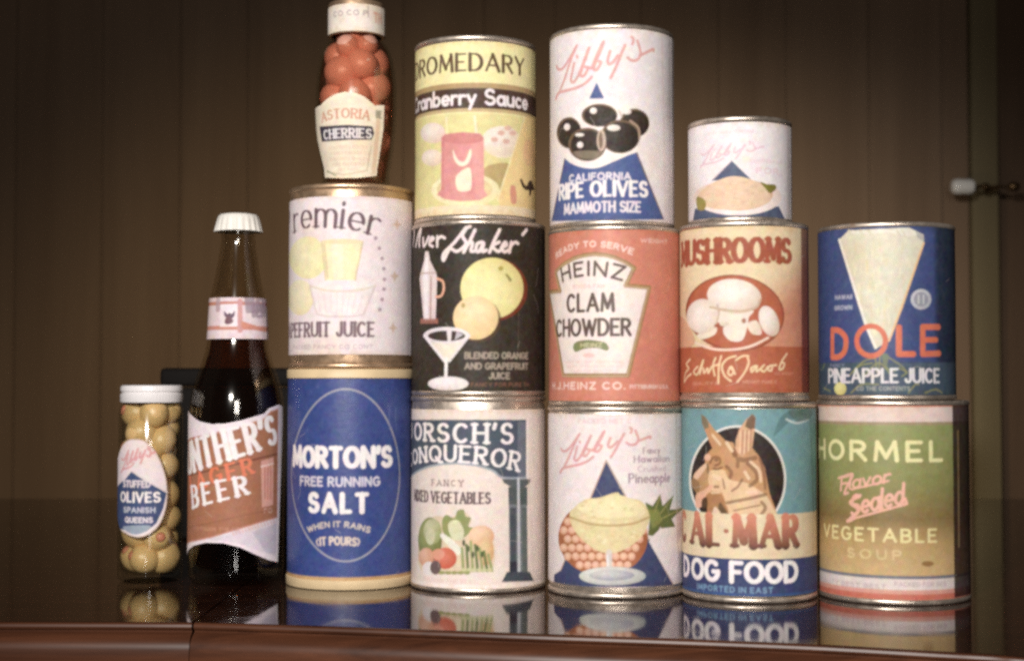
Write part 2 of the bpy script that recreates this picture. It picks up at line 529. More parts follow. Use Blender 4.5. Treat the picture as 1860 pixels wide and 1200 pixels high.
class Label:
    """the print of one label. Traced places are given in the pixels of a crop (ox, oy, scale) of the photo and
    land on the real wall of the vessel, in mm of arc and height."""

    def __init__(self, ves, crop, z0, z1, col, half=104, cell=0.42, smin=None, smax=None):
        self.v, self.crop, self.cell = ves, crop, cell
        lim = radians(half) * ves.r * 1000
        self.s0, self.s1 = (-lim, lim) if smin is None else (smin, smax)
        self.z0, self.z1 = z0, z1
        self.ns = int((self.s1 - self.s0) / cell) + 1
        self.nz = int((z1 - z0) / cell) + 1
        self.ds = (self.s1 - self.s0) / (self.ns - 1)
        self.dz = (z1 - z0) / (self.nz - 1)
        self.img = np.empty((self.nz, self.ns, 3))
        self.img[:] = col
        self.sg = self.s0 + self.ds * np.arange(self.ns)
        self.zg = z0 + self.dz * np.arange(self.nz)

    # crop pixels -> photo pixels -> mm
    def px(self, x, y):
        return self.crop[0] + x / self.crop[2], self.crop[1] + y / self.crop[2]

    def at(self, x, y):
        return self.v.hit(*self.px(x, y))

    def mm(self, d):
        return d / self.crop[2] * self.v.k

    def _win(self, a, b, lo, st, n):
        i0 = max(0, int((a - lo) / st) - 1)
        i1 = min(n, int((b - lo) / st) + 3)
        return i0, i1

    def cover(self, pts):
        """area coverage of a polygon given in mm"""
        P = np.array(pts)
        j0, j1 = self._win(P[:, 0].min(), P[:, 0].max(), self.s0, self.ds, self.ns)
        i0, i1 = self._win(P[:, 1].min(), P[:, 1].max(), self.z0, self.dz, self.nz)
        if i1 <= i0 or j1 <= j0:
            return None
        Mk = np.zeros((i1 - i0, j1 - j0))
        lo = self.sg[j0:j1] - self.ds / 2
        x1, y1 = P[:, 0], P[:, 1]
        x2, y2 = np.roll(x1, -1), np.roll(y1, -1)
        for i in range(i0, i1):
            for sub in (-1 / 3, 0, 1 / 3):
                y = self.zg[i] + sub * self.dz + 1e-7
                on = (y1 <= y) != (y2 <= y)
                if not on.any():
                    continue
                xs = np.sort(x1[on] + (y - y1[on]) / (y2[on] - y1[on]) * (x2[on] - x1[on]))
                for a, b in zip(xs[::2], xs[1::2]):
                    Mk[i - i0] += np.clip((np.minimum(b, lo + self.ds) - np.maximum(a, lo)) / self.ds, 0, 1) / 3
        return Mk, i0, i1, j0, j1

    def blend(self, cv, col, alpha=1.0):
        if cv is None:
            return
        Mk, i0, i1, j0, j1 = cv
        if callable(col):
            Z, Sx = np.meshgrid(self.zg[i0:i1], self.sg[j0:j1], indexing='ij')
            col = col(Sx, Z)
        a = np.clip(Mk, 0, 1)[..., None] * alpha
        self.img[i0:i1, j0:j1] = self.img[i0:i1, j0:j1] * (1 - a) + a * col

    def pts(self, P, closed=True, smooth=False):
        if smooth:
            P = smooth_pts(P, closed)
        else:
            Q = []
            n = len(P)
            for i in range(n if closed else n - 1):
                a, b = P[i], P[(i + 1) % n]
                m = max(1, int(hypot(b[0] - a[0], b[1] - a[1]) / 40))
                Q += [(a[0] + (b[0] - a[0]) * k / m, a[1] + (b[1] - a[1]) * k / m) for k in range(m)]
            if not closed:
                Q.append(P[-1])
            P = Q
        return [self.at(*p) for p in P]

    def poly(self, P, col, smooth=False, alpha=1.0):
        self.blend(self.cover(self.pts(P, True, smooth)), col, alpha)

    def ell(self, x, y, rx, ry, col, hi=None, hl=(-.35, -.35), rot=0, alpha=1.0):
        cr, sr = cos(radians(rot)), sin(radians(rot))
        E = [(x + rx * cos(t) * cr - ry * sin(t) * sr, y + rx * cos(t) * sr + ry * sin(t) * cr) for t in np.linspace(0, 2 * pi, 44)[:-1]]
        P = [self.at(*p) for p in E]
        if hi is None:
            self.blend(self.cover(P), col, alpha)
            return
        A = np.array(P)
        cx, cz = A.mean(0)
        wx, wz = np.ptp(A[:, 0]) / 2, np.ptp(A[:, 1]) / 2
        lo_c, hi_c = np.array(col), np.array(hi)

        def f(Sx, Z):
            d = np.sqrt(((Sx - cx) / wx - hl[0]) ** 2 + ((Z - cz) / wz + hl[1]) ** 2)
            t = np.clip(d / 1.35, 0, 1)[..., None] ** 1.4
            return hi_c * (1 - t) + lo_c * t
        self.blend(self.cover(P), f, alpha)

    def segs(self, segs, col, alpha=1.0):
        """segs: (s1, z1, s2, z2, width) in mm"""
        Mk = np.zeros((self.nz, self.ns))
        ca = self.cell
        for a, b, x, y, w in segs:
            j0, j1 = self._win(min(a, x) - w, max(a, x) + w, self.s0, self.ds, self.ns)
            i0, i1 = self._win(min(b, y) - w, max(b, y) + w, self.z0, self.dz, self.nz)
            if i1 <= i0 or j1 <= j0:
                continue
            Z, X = np.meshgrid(self.zg[i0:i1], self.sg[j0:j1], indexing='ij')
            dx, dy = x - a, y - b
            L2 = dx * dx + dy * dy + 1e-12
            t = np.clip(((X - a) * dx + (Z - b) * dy) / L2, 0, 1)
            d = np.hypot(X - a - t * dx, Z - b - t * dy)
            lim = min(1.0, w / ca)
            cvr = np.clip((w / 2 - d) / ca + 0.5, 0, 1) * lim
            Mk[i0:i1, j0:j1] = np.maximum(Mk[i0:i1, j0:j1], cvr)
        self.blend((Mk, 0, self.nz, 0, self.ns), col, alpha)

    def line(self, P, w, col, smooth=False, closed=False, alpha=1.0, w2=None):
        Q = self.pts(P, closed, smooth)
        if closed:
            Q = Q + [Q[0]]
        n = len(Q) - 1
        W = self.mm(w)
        W2 = W if w2 is None else self.mm(w2)
        self.segs([(*Q[i], *Q[i + 1], W + (W2 - W) * i / max(1, n)) for i in range(n)], col, alpha)

    def band(self, ya, yb, col, alpha=1.0, xa=None, xb=None):
        """a horizontal band right round the vessel, between two heights read at its middle"""
        xm = (self.v.pc - self.crop[0]) * self.crop[2]
        za, zb = self.at(xm, ya)[1], self.at(xm, yb)[1]
        sa = self.s0 - 1 if xa is None else self.at(xa, (ya + yb) / 2)[0]
        sb = self.s1 + 1 if xb is None else self.at(xb, (ya + yb) / 2)[0]
        self.blend(self.cover([(sa, za), (sb, za), (sb, zb), (sa, zb)]), col, alpha)

    def text(self, s, x0, x1, y, ch, col, w=.17, thin=None, vis=None, bow=0, rise=0, slant=0, serif=False, gap=.2, alpha=1.0, grow=0, pre=0):
        thin = w if thin is None else thin
        H = self.mm(ch)
        pos, x = [], 0.0
        for chh in s:
            gw = 0.35 if chh == ' ' else GL[chh][0]
            pos.append((x, gw))
            x += gw + (gap if chh != ' ' else 0) + w * 0.6
        i0, i1 = vis if vis else (0, len(s))
        a, b = pos[i0][0], pos[i1 - 1][0] + pos[i1 - 1][1]
        sa, sb = self.at(x0, y)[0], self.at(x1, y)[0]
        zc = self.at((x0 + x1) / 2, y)[1]
        hw = self.mm(ch) * w / 2
        sa, sb = sa + hw, sb - hw
        sx = (sb - sa) / (b - a)
        pos = [(p - pre if q < i0 else p, g_) for q, (p, g_) in enumerate(pos)]
        B, R = self.mm(bow), self.mm(rise)
        out = []

        def tr(gx, gy):
            t = (gx - a) / (b - a) * 2 - 1
            gyy = thin / 2 + gy * (1 - thin)
            Hh = H * (1 + grow * t)
            sl = (-2 * B * t + R / 2) / ((sb - sa) / 2)
            sl = max(-.6, min(.6, sl))
            ss = sa + (gx - a) * sx + slant * gyy * Hh - sl * gyy * Hh * .8
            return ss, zc - B * t * t + R * t / 2 + gyy * Hh

        for chh, (gx0, gw) in zip(s, pos):
            if chh == ' ':
                continue
            for st in GL[chh][1]:
                q = [tr(gx0 + p[0], p[1]) for p in st]
                for (ax, ay), (bx, by) in zip(q[:-1], q[1:]):
                    dx, dy = bx - ax, by - ay
                    L = hypot(dx, dy) + 1e-9
                    k = (abs(dy) / L) ** 1.3
                    if thin < w and chh in 'AVMNWY' and dx * dy > 0:
                        k *= .35
                    out.append((ax, ay, bx, by, H * (thin + (w - thin) * k)))
                if serif and len(st) == 2:
                    for (p, o) in ((st[0], st[1]), (st[1], st[0])):
                        if (p[1] < .03 or p[1] > .97) and abs(p[1] - o[1]) > .3 and not (chh in 'AM' and p[1] > .9 and chh == 'A') and not (chh == 'V' and p[1] < .1):
                            e1, e2 = tr(gx0 + p[0] - .14, p[1]), tr(gx0 + p[0] + .14, p[1])
                            out.append((*e1, *e2, H * thin))
        self.segs(out, col, alpha)

    def micro(self, x0, x1, y0, y1, col, w=4, alpha=.8, seed=1):
        """a row of print too small to read"""
        R = random.Random(seed)
        hh = y1 - y0
        n, words = max(2, int((x1 - x0) / (hh * .8))), ''
        while len(words) < n:
            words += R.choice(('NET', 'WEIGHT', 'CONTENTS', 'PACKED', 'FOR', 'THE', 'BEST', 'FOODS', 'CO', 'FANCY', 'QUALITY', 'PURE')) + ' '
        self.text(words[:n].strip(), x0, x1, y1, hh, col, w=.19, alpha=alpha)

    def build(self, name, m, parent, rfun=None, lift=0.00035, mask=None, wrap=True, wr=0.0002, seed=0):
        ve = self.v
        th = self.sg / 1000 / ve.r
        cols = self.img
        for ax in (0, 1):
            cols = (np.roll(cols, 1, ax) + 2 * cols + np.roll(cols, -1, ax)) / 4
        Rn = np.random.RandomState(500 + seed)
        for step, amp in ((3, .030), (7, .035)):
            g = Rn.randn(self.nz // step + 3, self.ns // step + 3, 3)
            zi, si = np.arange(self.nz) / step, np.arange(self.ns) / step
            z_, s_ = zi.astype(int), si.astype(int)
            fz, fs = (zi - z_)[:, None, None], (si - s_)[None, :, None]
            n_ = (g[z_][:, s_] * (1 - fz) * (1 - fs) + g[z_ + 1][:, s_] * fz * (1 - fs) + g[z_][:, s_ + 1] * (1 - fz) * fs + g[z_ + 1][:, s_ + 1] * fz * fs)
            n_ = n_ * .65 + n_.mean(-1, keepdims=True) * .6
            cols = cols * (1 + amp * n_) + .004 * n_
        # handling wear: yellowed edges, scuffs where the ink is rubbed pale, faint stains
        zz = np.arange(self.nz) * self.dz
        edge_d = np.minimum(zz, zz[-1] - zz)[:, None] + 1.2 * np.interp(np.arange(self.ns), np.arange(0, self.ns, 6), Rn.randn(len(range(0, self.ns, 6))))[None, :]
        ew = (np.clip(1 - edge_d / 2.6, 0, 1) * .38)[..., None]
        cols = cols * (1 - ew) + ew * cols * np.array([.84, .68, .48])
        for _ in range(3):
            cs, cz, rr = Rn.randint(self.ns), Rn.randint(self.nz), Rn.uniform(10, 40)
            d = np.hypot(np.arange(self.ns)[None, :] - cs, (np.arange(self.nz)[:, None] - cz) * Rn.uniform(.6, 1.6))
            st = (np.exp(-(d / rr) ** 2) * .16)[..., None]
            cols = cols * (1 - st * np.array([.25, .5, .9]))
        for _ in range(9):
            a_, b_, l_, t_ = Rn.randint(self.ns), Rn.randint(self.nz), Rn.randint(6, 34), Rn.uniform(0, pi)
            for q in np.arange(0, l_, .7):
                ii_, jj_ = int(b_ + q * sin(t_)), int(a_ + q * cos(t_) + 2 * sin(q * .15))
                if 0 <= ii_ < self.nz and 0 <= jj_ < self.ns:
                    cols[ii_, jj_] = cols[ii_, jj_] * .78 + .22 * np.array([.62, .55, .48])
        if wrap:
            nb = 40
            back = np.linspace(th[-1], 2 * pi + th[0], nb + 2)[1:-1]
            th = np.concatenate([th, back])
            cols = np.concatenate([cols, np.repeat(cols[:, -1:, :], nb, axis=1)], axis=1)
        n, nz = len(th), self.nz
        R = np.random.RandomState(seed)
        TH, Z = np.meshgrid(th, self.zg / 1000, indexing='ij')
        TH, Z = TH.T, Z.T
        wob = np.zeros_like(TH)
        for k in range(7):
            kt, kz = R.randint(1, 9), R.uniform(-60, 60)
            wob += np.sin(TH * kt + Z * kz + R.uniform(0, 6)) / 7
        rad = (ve.r if rfun is None else rfun(Z)) + lift + wr * wob
        if wrap and m is M_PAPER:
            ths = R.uniform(1.12, 1.3)
            rad = rad + .00016 * np.clip((TH - ths) / .012, 0, 1) * (TH < 2.2)
        co = np.stack([rad * np.sin(TH), -rad * np.cos(TH), Z], -1).reshape(-1, 3)
        ii, jj = np.meshgrid(np.arange(nz - 1), np.arange(n if wrap else n - 1), indexing='ij')
        j2 = (jj + 1) % n
        Fq = np.stack([ii * n + jj, ii * n + j2, (ii + 1) * n + j2, (ii + 1) * n + jj], -1).reshape(-1, 4)
        if mask is not None:
            cv = self.cover(mask)
            full = np.zeros((nz, self.ns))
            full[cv[1]:cv[2], cv[3]:cv[4]] = cv[0]
            keep = (full > .5).reshape(-1)
            Fq = Fq[keep[Fq].sum(1) >= 3]
            used = np.unique(Fq)
            remap = np.full(len(co), -1)
            remap[used] = np.arange(len(used))
            co, Fq = co[used], remap[Fq]
            vcol = cols.reshape(-1, 3)[used]
        else:
            vcol = cols.reshape(-1, 3)
        me = bpy.data.meshes.new(name)
        me.vertices.add(len(co))
        me.vertices.foreach_set('co', co.astype(np.float32).ravel())
        nf = len(Fq)
        me.loops.add(nf * 4)
        me.loops.foreach_set('vertex_index', Fq.astype(np.int32).ravel())
        me.polygons.add(nf)
        me.polygons.foreach_set('loop_start', np.arange(0, nf * 4, 4, dtype=np.int32))
        me.update(calc_edges=True)
        me.validate()
        at = me.color_attributes.new('print', 'FLOAT_COLOR', 'POINT')
        rgba = np.ones((len(co), 4), np.float32)
        rgba[:, :3] = np.clip(vcol, 0, 1)
        at.data.foreach_set('color', rgba.ravel())
        return link(name, me, m, parent, True, 0)


# ------------------------------------------------------------------ can shells
def can_shell(root, ve, tin=M_TIN, rim=0.0007, seam=0.0033, body=True):
    r, h = ve.r, ve.h
    R = r + rim
    if body:
        lathe('body', [(0, .004), (r - .0006, .004), (r - .0002, .006), (r - .0002, h - .006), (r - .0006, h - .004), (0, h - .004)], tin, root)
    for nm, flip in (('lid', False), ('base', True)):
        pr = [(0, h - .0045), (r - .010, h - .0045), (r - .008, h - .0035), (r - .006, h - .0045), (r - .0028, h - .0045), (r - .0024, h - .0008),
              (r - .0015, h - .0001), (r - .0004, h - .0001), (R - .0003, h - .0006), (R, h - .0014), (R, h - seam + .0008), (R - .0004, h - seam), (r - .0005, h - seam - .0006),
              (r - .003, h - .0065), (0, h - .0065)]
        if flip:
            pr = [(a, h - b) for a, b in pr]
        lathe(nm, pr, tin, root, sharp=50)


# positions, read off the photo; the bottom row stands on the table, the others on the can below
OLIVEJAR = Vessel(214, 334, 699, 1061)
BEER = Vessel(343, 518, 385, 1065)
SALT = Vessel(523, 749, 669, 1072)
VEG = Vessel(748, 990, 719, 1078)
PINE = Vessel(997, 1242, 737, 1088)
DOG = Vessel(1240, 1482, 730, 1096)
SOUP = Vessel(1486, 1761, 727, 1099)
GRAPE = Vessel(526, 750, 332, 669, SALT)
SHAKE = Vessel(750, 989, 398, 719, VEG)
CRAN = Vessel(755, 972, 63, 398, SHAKE)
CHOW = Vessel(998, 1236, 408, 737, PINE)
RIPE = Vessel(1000, 1223, 42, 408, CHOW)
MUSH = Vessel(1236, 1468, 400, 730, DOG)
SMALL = Vessel(1251, 1437, 210, 400, MUSH)
JUICE = Vessel(1487, 1735, 402, 727, SOUP)
CHERRY = Vessel(573, 721, 0, 325, GRAPE)

C1, C2, C3, C4, C5 = (180, 360, 3.0), (180, 680, 2.308), (500, 0, 3.429), (500, 320, 3.243), (500, 670, 2.727)
C6, C7, C8 = (730, 50, 3.333), (730, 380, 3.429), (730, 700, 2.667)
D1, D2, D3, D4, D5 = (980, 30, 3.158), (980, 390, 3.333), (980, 720, 2.927), (1220, 190, 5.217), (1220, 390, 3.429)
D6, D7, D8 = (1220, 710, 2.553), (1470, 380, 3.333), (1470, 700, 2.4)

WHITE = c(236, 222, 224)
BRIGHT = c(244, 234, 234)

# the pink script word used on three labels and the olive jar, as strokes in the pixels of crop D1
SCRIPT_L = [
    [(100, 285), (112, 305), (135, 300), (170, 250), (205, 185), (215, 168), (205, 190), (175, 270), (150, 350), (125, 415), (95, 480)],
    [(95, 478), (110, 445), (150, 430), (215, 412), (265, 385), (300, 350)],
    [(200, 270), (188, 330), (182, 370), (200, 378), (225, 340)],
    [(216, 228), (218, 236)],
    [(225, 340), (262, 240), (285, 180), (268, 235), (243, 310), (238, 342), (258, 340), (278, 300), (262, 290), (300, 300)],
    [(300, 300), (340, 200), (368, 145), (350, 200), (318, 275), (312, 305), (332, 305), (352, 265), (338, 258)],
    [(405, 200), (392, 250), (398, 275), (420, 265), (450, 225)],
    [(490, 165), (465, 225), (435, 300), (408, 355)],
    [(528, 118), (538, 132), (532, 158)],
    [(560, 140), (572, 180), (578, 215), (562, 248), (530, 255), (505, 238)],
    [(575, 225), (610, 208), (650, 188), (652, 200)],
]


def script(L, box_, col, w, src=(95, 110, 655, 485)):
    x0, y0, x1, y1 = box_
    for st in SCRIPT_L:
        P = [(x0 + (x - src[0]) / (src[2] - src[0]) * (x1 - x0), y0 + (y - src[1]) / (src[3] - src[1]) * (y1 - y0)) for x, y in st]
        L.line(P, w, col, smooth=len(P) > 2)


# ---- grapefruit juice can
def build_grapefruit():
    ve = GRAPE
    t = ve.empty('juice_can')
    tag(t, 'white grapefruit juice can standing on the blue salt canister', 'can')
    can_shell(t, ve, M_TIN_WARM)
    L = Label(ve, C4, 9.5, ve.h * 1000 - 9, c(236, 220, 222))
    y1 = c(236, 224, 168)
    L.ell(195, 480, 110, 125, y1, c(240, 230, 190))
    L.ell(150, 715, 75, 105, c(236, 222, 178), c(240, 228, 196))
    L.poly([(275, 385), (515, 385), (470, 612), (298, 612)], c(238, 226, 180))
    L.poly([(330, 400), (400, 395), (400, 600), (345, 600)], c(240, 230, 205), alpha=.6)
    L.ell(395, 385, 120, 16, c(232, 214, 170))
    for q in ([(275, 385), (298, 612)], [(515, 385), (470, 612)], [(290, 400), (310, 600)]):
        L.line(q, 9, c(212, 190, 150))
    L.poly([(205, 640), (590, 640), (520, 815), (440, 828), (310, 828), (245, 812)], c(238, 224, 222))
    L.line([(205, 640), (245, 812), (310, 826), (440, 826), (520, 815), (590, 640)], 9, c(214, 194, 190), smooth=False)
    for i in range(9):
        L.line([(250 + i * 38, 690), (268 + i * 31, 805)], 5, c(224, 206, 206))
    L.line([(205, 645), (300, 672), (400, 678), (500, 670), (590, 645)], 12, c(222, 204, 188), smooth=True)
    for x, y in ((590, 365), (612, 425), (628, 485), (638, 545), (641, 608), (640, 665), (628, 725), (615, 785)):
        L.ell(x, y, 11, 12, c(176, 150, 160))
    for x, y in ((715, 285), (700, 588), (692, 893)):
        L.poly([(x, y - 36), (x + 9, y - 9), (x + 28, y), (x + 9, y + 9), (x, y + 36), (x - 9, y + 9), (x - 28, y), (x - 9, y - 9)], c(216, 186, 166))
    ink = c(104, 80, 88)
    L.text('Premier', 112, 600, 300, 175, ink, w=.135, thin=.05, vis=(1, 7), bow=34, rise=-38, serif=True, gap=.16, pre=.3)
    L.text('GRAPEFRUIT JUICE', 140, 588, 946, 90, c(120, 94, 104), w=.2, thin=.13, vis=(5, 16), serif=True, gap=.2)
    L.micro(110, 575, 990, 1018, c(184, 156, 174), w=6, seed=3)
    L.build('paper_label', M_PAPER, t, seed=1)


# ---- salt canister
def build_salt():
    ve = SALT
    t = ve.empty('salt_canister')
    tag(t, 'round blue cardboard salt canister with cream rims and white lettering', 'canister')
    r, h = ve.r, ve.h
    for nm, flip in (('top_rim', False), ('bottom_rim', True)):
        pr = [(0, h - .002), (r - .003, h - .002), (r - .0025, h - .0002), (r + .0004, h - .0002), (r + .0010, h - .0008), (r + .0010, h - .0062), (r, h - .0070), (0, h - .0070)]
        if flip:
            pr = [(a, h - b) for a, b in pr]
        lathe(nm, pr, M_CREAM, t, sharp=50)
    bx = box('pour_spout', (-.006, .006, .010, .022, h - .0022, h - .0012), M_TIN, t, bevel=.0003)
    L = Label(ve, C5, 6, h * 1000 - 6, c(54, 70, 134))
    L.band(1030, 1060, c(200, 160, 110))
    E = [(348 + 266 * cos(a), 525 + 426 * sin(a)) for a in np.linspace(0, 2 * pi, 60)[:-1]]
    L.line(E, 9, c(158, 156, 168), closed=True)
    L.text("MORTON'S", 88, 580, 492, 110, BRIGHT, w=.25, thin=.2, gap=.16)
    L.text('FREE RUNNING', 124, 520, 583, 50, c(214, 206, 220), w=.2, gap=.2)
    L.text('SALT', 163, 466, 716, 104, BRIGHT, w=.25, thin=.2, gap=.3)
    L.text('WHEN IT RAINS', 165, 466, 782, 30, c(220, 204, 190), w=.2, bow=32)
    L.text('IT POURS', 222, 402, 872, 44, c(226, 206, 190), w=.2, bow=6)
    for q in ([(212, 842), (206, 855), (214, 872)], [(408, 838), (416, 853), (408, 872)]):
        L.line(q, 7, c(220, 200, 190), smooth=True)
    for x in (565, 596):  # faint reflection streaks painted onto the blue
        L.line([(x, 190), (x - 2, 240), (x + 2, 300)], 6, c(100, 112, 168), alpha=.6)
    for i in range(26):
        x, y = random.uniform(60, 640), random.uniform(70, 1020)
        L.line([(x, y), (x + random.uniform(-6, 6), y + random.uniform(4, 40))], random.uniform(2, 5), c(120, 130, 180), alpha=.35)
    L.build('body', M_CARD, t, seed=2)


# ---- cranberry sauce
def build_cranberry():
    ve = CRAN
    t = ve.empty('cranberry_can')
    tag(t, 'yellow cranberry sauce can topping the black cocktail juice can', 'can')
    can_shell(t, ve)
    L = Label(ve, C6, 3.8, ve.h * 1000 - 4.5, c(238, 226, 166))
    L.band(520, 1150, c(222, 210, 146))
    L.band(335, 366, c(178, 148, 104))
    L.band(366, 490, c(74, 52, 42))
    L.band(490, 512, c(196, 170, 124))
    L.text('DROMEDARY', 150, 740, 266, 112, c(92, 66, 44), w=.2, thin=.10, vis=(2, 9), gap=.16)
    L.text('Cranberry Sauce', 188, 760, 472, 104, c(242, 230, 232), w=.17, vis=(4, 15), gap=.12)
    # table scene
    L.ell(190, 640, 75, 62, c(226, 196, 178), c(240, 226, 214))
    L.ell(185, 790, 62, 50, c(226, 198, 176), c(240, 224, 208))
    L.ell(600, 690, 118, 92, c(228, 206, 180), c(240, 228, 216))
    L.line([(495, 730), (560, 775), (640, 782), (700, 740)], 12, c(236, 216, 186), smooth=True)
    for x, y in ((640, 610), (670, 640), (600, 640), (560, 680), (630, 690)):
        L.ell(x, y, 22, 16, c(222, 178, 160))
    L.line([(270, 545), (275, 640)], 12, c(236, 224, 178))
    L.line([(440, 540), (450, 640)], 14, c(236, 226, 190))
    L.poly([(495, 860), (620, 820), (660, 860), (600, 1000), (560, 1010)], c(186, 160, 106), smooth=True)
    L.ell(385, 985, 205, 102, c(238, 222, 170), c(240, 228, 186))
    L.ell(380, 980, 168, 76, c(226, 200, 150))
    L.poly([(240, 668), (262, 645), (370, 634), (475, 642), (495, 668), (497, 985), (520, 1018), (470, 1045), (360, 1052), (260, 1040), (213, 1012), (238, 980)], c(216, 142, 138))
    L.poly([(415, 700), (495, 690), (497, 985), (520, 1018), (450, 1046)], c(226, 158, 150), alpha=.7)
    L.ell(368, 672, 126, 34, c(206, 126, 122))
    L.poly([(310, 740), (340, 800), (380, 810), (415, 735), (420, 780), (395, 830), (350, 838), (318, 800)], c(242, 226, 200), smooth=True)
    L.poly([(330, 900), (410, 850), (422, 960), (400, 990), (340, 985)], c(240, 224, 196), smooth=True)
    L.line([(250, 690), (250, 980)], 10, c(196, 112, 108), alpha=.6)
    L.poly([(742, 545), (850, 545), (850, 1110), (610, 1110), (578, 1042)], c(236, 206, 142))
    L.line([(742, 545), (578, 1042)], 10, c(242, 226, 176))
    cam_ = c(66, 46, 38)
    L.poly([(712, 920), (722, 915), (738, 950), (752, 962), (765, 930), (780, 925), (790, 950), (800, 985), (782, 985), (775, 1020), (768, 1020), (765, 985), (745, 985), (725, 965)], cam_)
    L.poly([(655, 965), (685, 965), (690, 1060), (660, 1060)], c(214, 146, 120), smooth=True)
    L.poly([(745, 690), (790, 700), (800, 830), (740, 820)], c(232, 186, 140), smooth=True, alpha=.8)
    L.band(1075, 1150, c(236, 214, 176))
    L.build('paper_label', M_PAPER, t, seed=3)


# ---- blended juice, black
def build_shaker():
    ve = SHAKE
    t = ve.empty('cocktail_juice_can')
    tag(t, 'black citrus juice can with cocktail glass printed between mixed vegetables and cranberry', 'can')
    can_shell(t, ve)
    L = Label(ve, C7, 3.6, ve.h * 1000 - 3.6, c(52, 43, 34))
    pk = c(238, 218, 216)
    sil = [[(48, 215), (62, 150), (75, 115), (80, 150), (72, 232)], [(90, 232), (104, 165), (122, 118), (112, 190), (112, 232)],
           [(135, 180), (140, 232), (170, 172)], [(175, 205), (200, 185), (186, 176), (172, 215), (195, 232)], [(222, 170), (222, 232)], [(222, 190), (245, 170), (268, 180)],
           [(28, 170), (15, 190), (38, 205), (28, 232), (5, 228)]]
    for q in sil:
        L.line(q, 18, pk, smooth=len(q) > 2)
    sh = [[(425, 108), (405, 118), (378, 165), (400, 215), (345, 262), (300, 248), (262, 318), (262, 275), (330, 205), (400, 115)],
          [(455, 130), (425, 195), (385, 268)], [(402, 230), (428, 205), (440, 215), (430, 258), (448, 262)],
          [(500, 205), (470, 215), (462, 255), (482, 262), (508, 210), (502, 262), (525, 255)],
          [(608, 128), (575, 195), (545, 268)], [(605, 205), (565, 230), (595, 262), (615, 255)],
          [(618, 240), (650, 225), (642, 205), (622, 235), (635, 265), (660, 255)], [(680, 205), (668, 268)], [(672, 238), (690, 214), (708, 206), (722, 214)],
          [(775, 128), (750, 158)]]
    for q in sh:
        L.line(q, 20, pk, smooth=len(q) > 2)
    # shaker
    L.poly([(148, 262), (168, 262), (178, 320), (212, 388), (222, 425), (212, 690), (138, 690), (114, 432), (122, 392), (142, 320)], c(226, 206, 204))
    L.poly([(150, 300), (165, 300), (168, 380), (165, 680), (145, 680), (132, 430), (140, 390)], c(242, 232, 234))
    L.line([(185, 420), (180, 680)], 12, c(176, 140, 130))
    L.line([(118, 400), (216, 395)], 8, c(190, 160, 150))
    L.line([(222, 432), (256, 450), (262, 500), (245, 540), (214, 545)], 15, c(232, 168, 140), smooth=True)
    L.poly([(118, 680), (225, 680), (228, 712), (115, 712)], c(170, 110, 92), alpha=.8)
    # fruit
    L.ell(574, 500, 206, 196, c(120, 52, 34))
    L.ell(560, 492, 195, 190, c(222, 208, 128), c(238, 228, 168), hl=(-.2, .1))
    L.ell(474, 690, 142, 138, c(84, 56, 36), alpha=.8)
    L.ell(460, 675, 140, 136, c(226, 192, 130), c(240, 216, 172), hl=(-.1, -.2))
    L.ell(615, 368, 16, 15, c(176, 164, 84))
    L.poly([(640, 405), (655, 400), (685, 440), (672, 455)], c(150, 140, 84))
    L.ell(382, 598, 12, 16, c(186, 160, 100))
    # cocktail glass
    L.ell(280, 785, 142, 52, c(232, 220, 222))
    L.ell(280, 788, 116, 33, c(66, 52, 46))
    L.poly([(280, 755), (312, 755), (306, 825), (288, 825)], c(226, 214, 214))
    L.poly([(342, 760), (385, 780), (330, 815)], c(190, 180, 190))
    L.poly([(140, 790), (190, 826), (280, 838), (370, 826), (420, 790), (300, 945), (262, 945)], c(236, 224, 206))
    L.line([(140, 785), (268, 945)], 18, BRIGHT)
    L.line([(420, 785), (296, 945)], 16, c(230, 218, 220))
    L.line([(278, 930), (274, 1060)], 22, BRIGHT)
    L.ell(290, 1085, 126, 44, c(222, 208, 206), BRIGHT)
    g = c(168, 152, 134)
    L.text('BLENDED ORANGE', 390, 785, 932, 44, g, w=.2, gap=.14)
    L.text('AND GRAPEFRUIT', 390, 785, 998, 44, g, w=.2, gap=.14)
    L.text('JUICE', 540, 672, 1058, 44, g, w=.2, gap=.14)
    L.micro(430, 790, 1078, 1104, c(140, 92, 70), w=6, seed=5)
    L.micro(170, 400, 1138, 1154, c(120, 88, 66), w=5, seed=6)
    L.line([(725, 640), (722, 880)], 6, c(96, 82, 62), alpha=.7)
    L.build('paper_label', M_PAPER, t, seed=4)


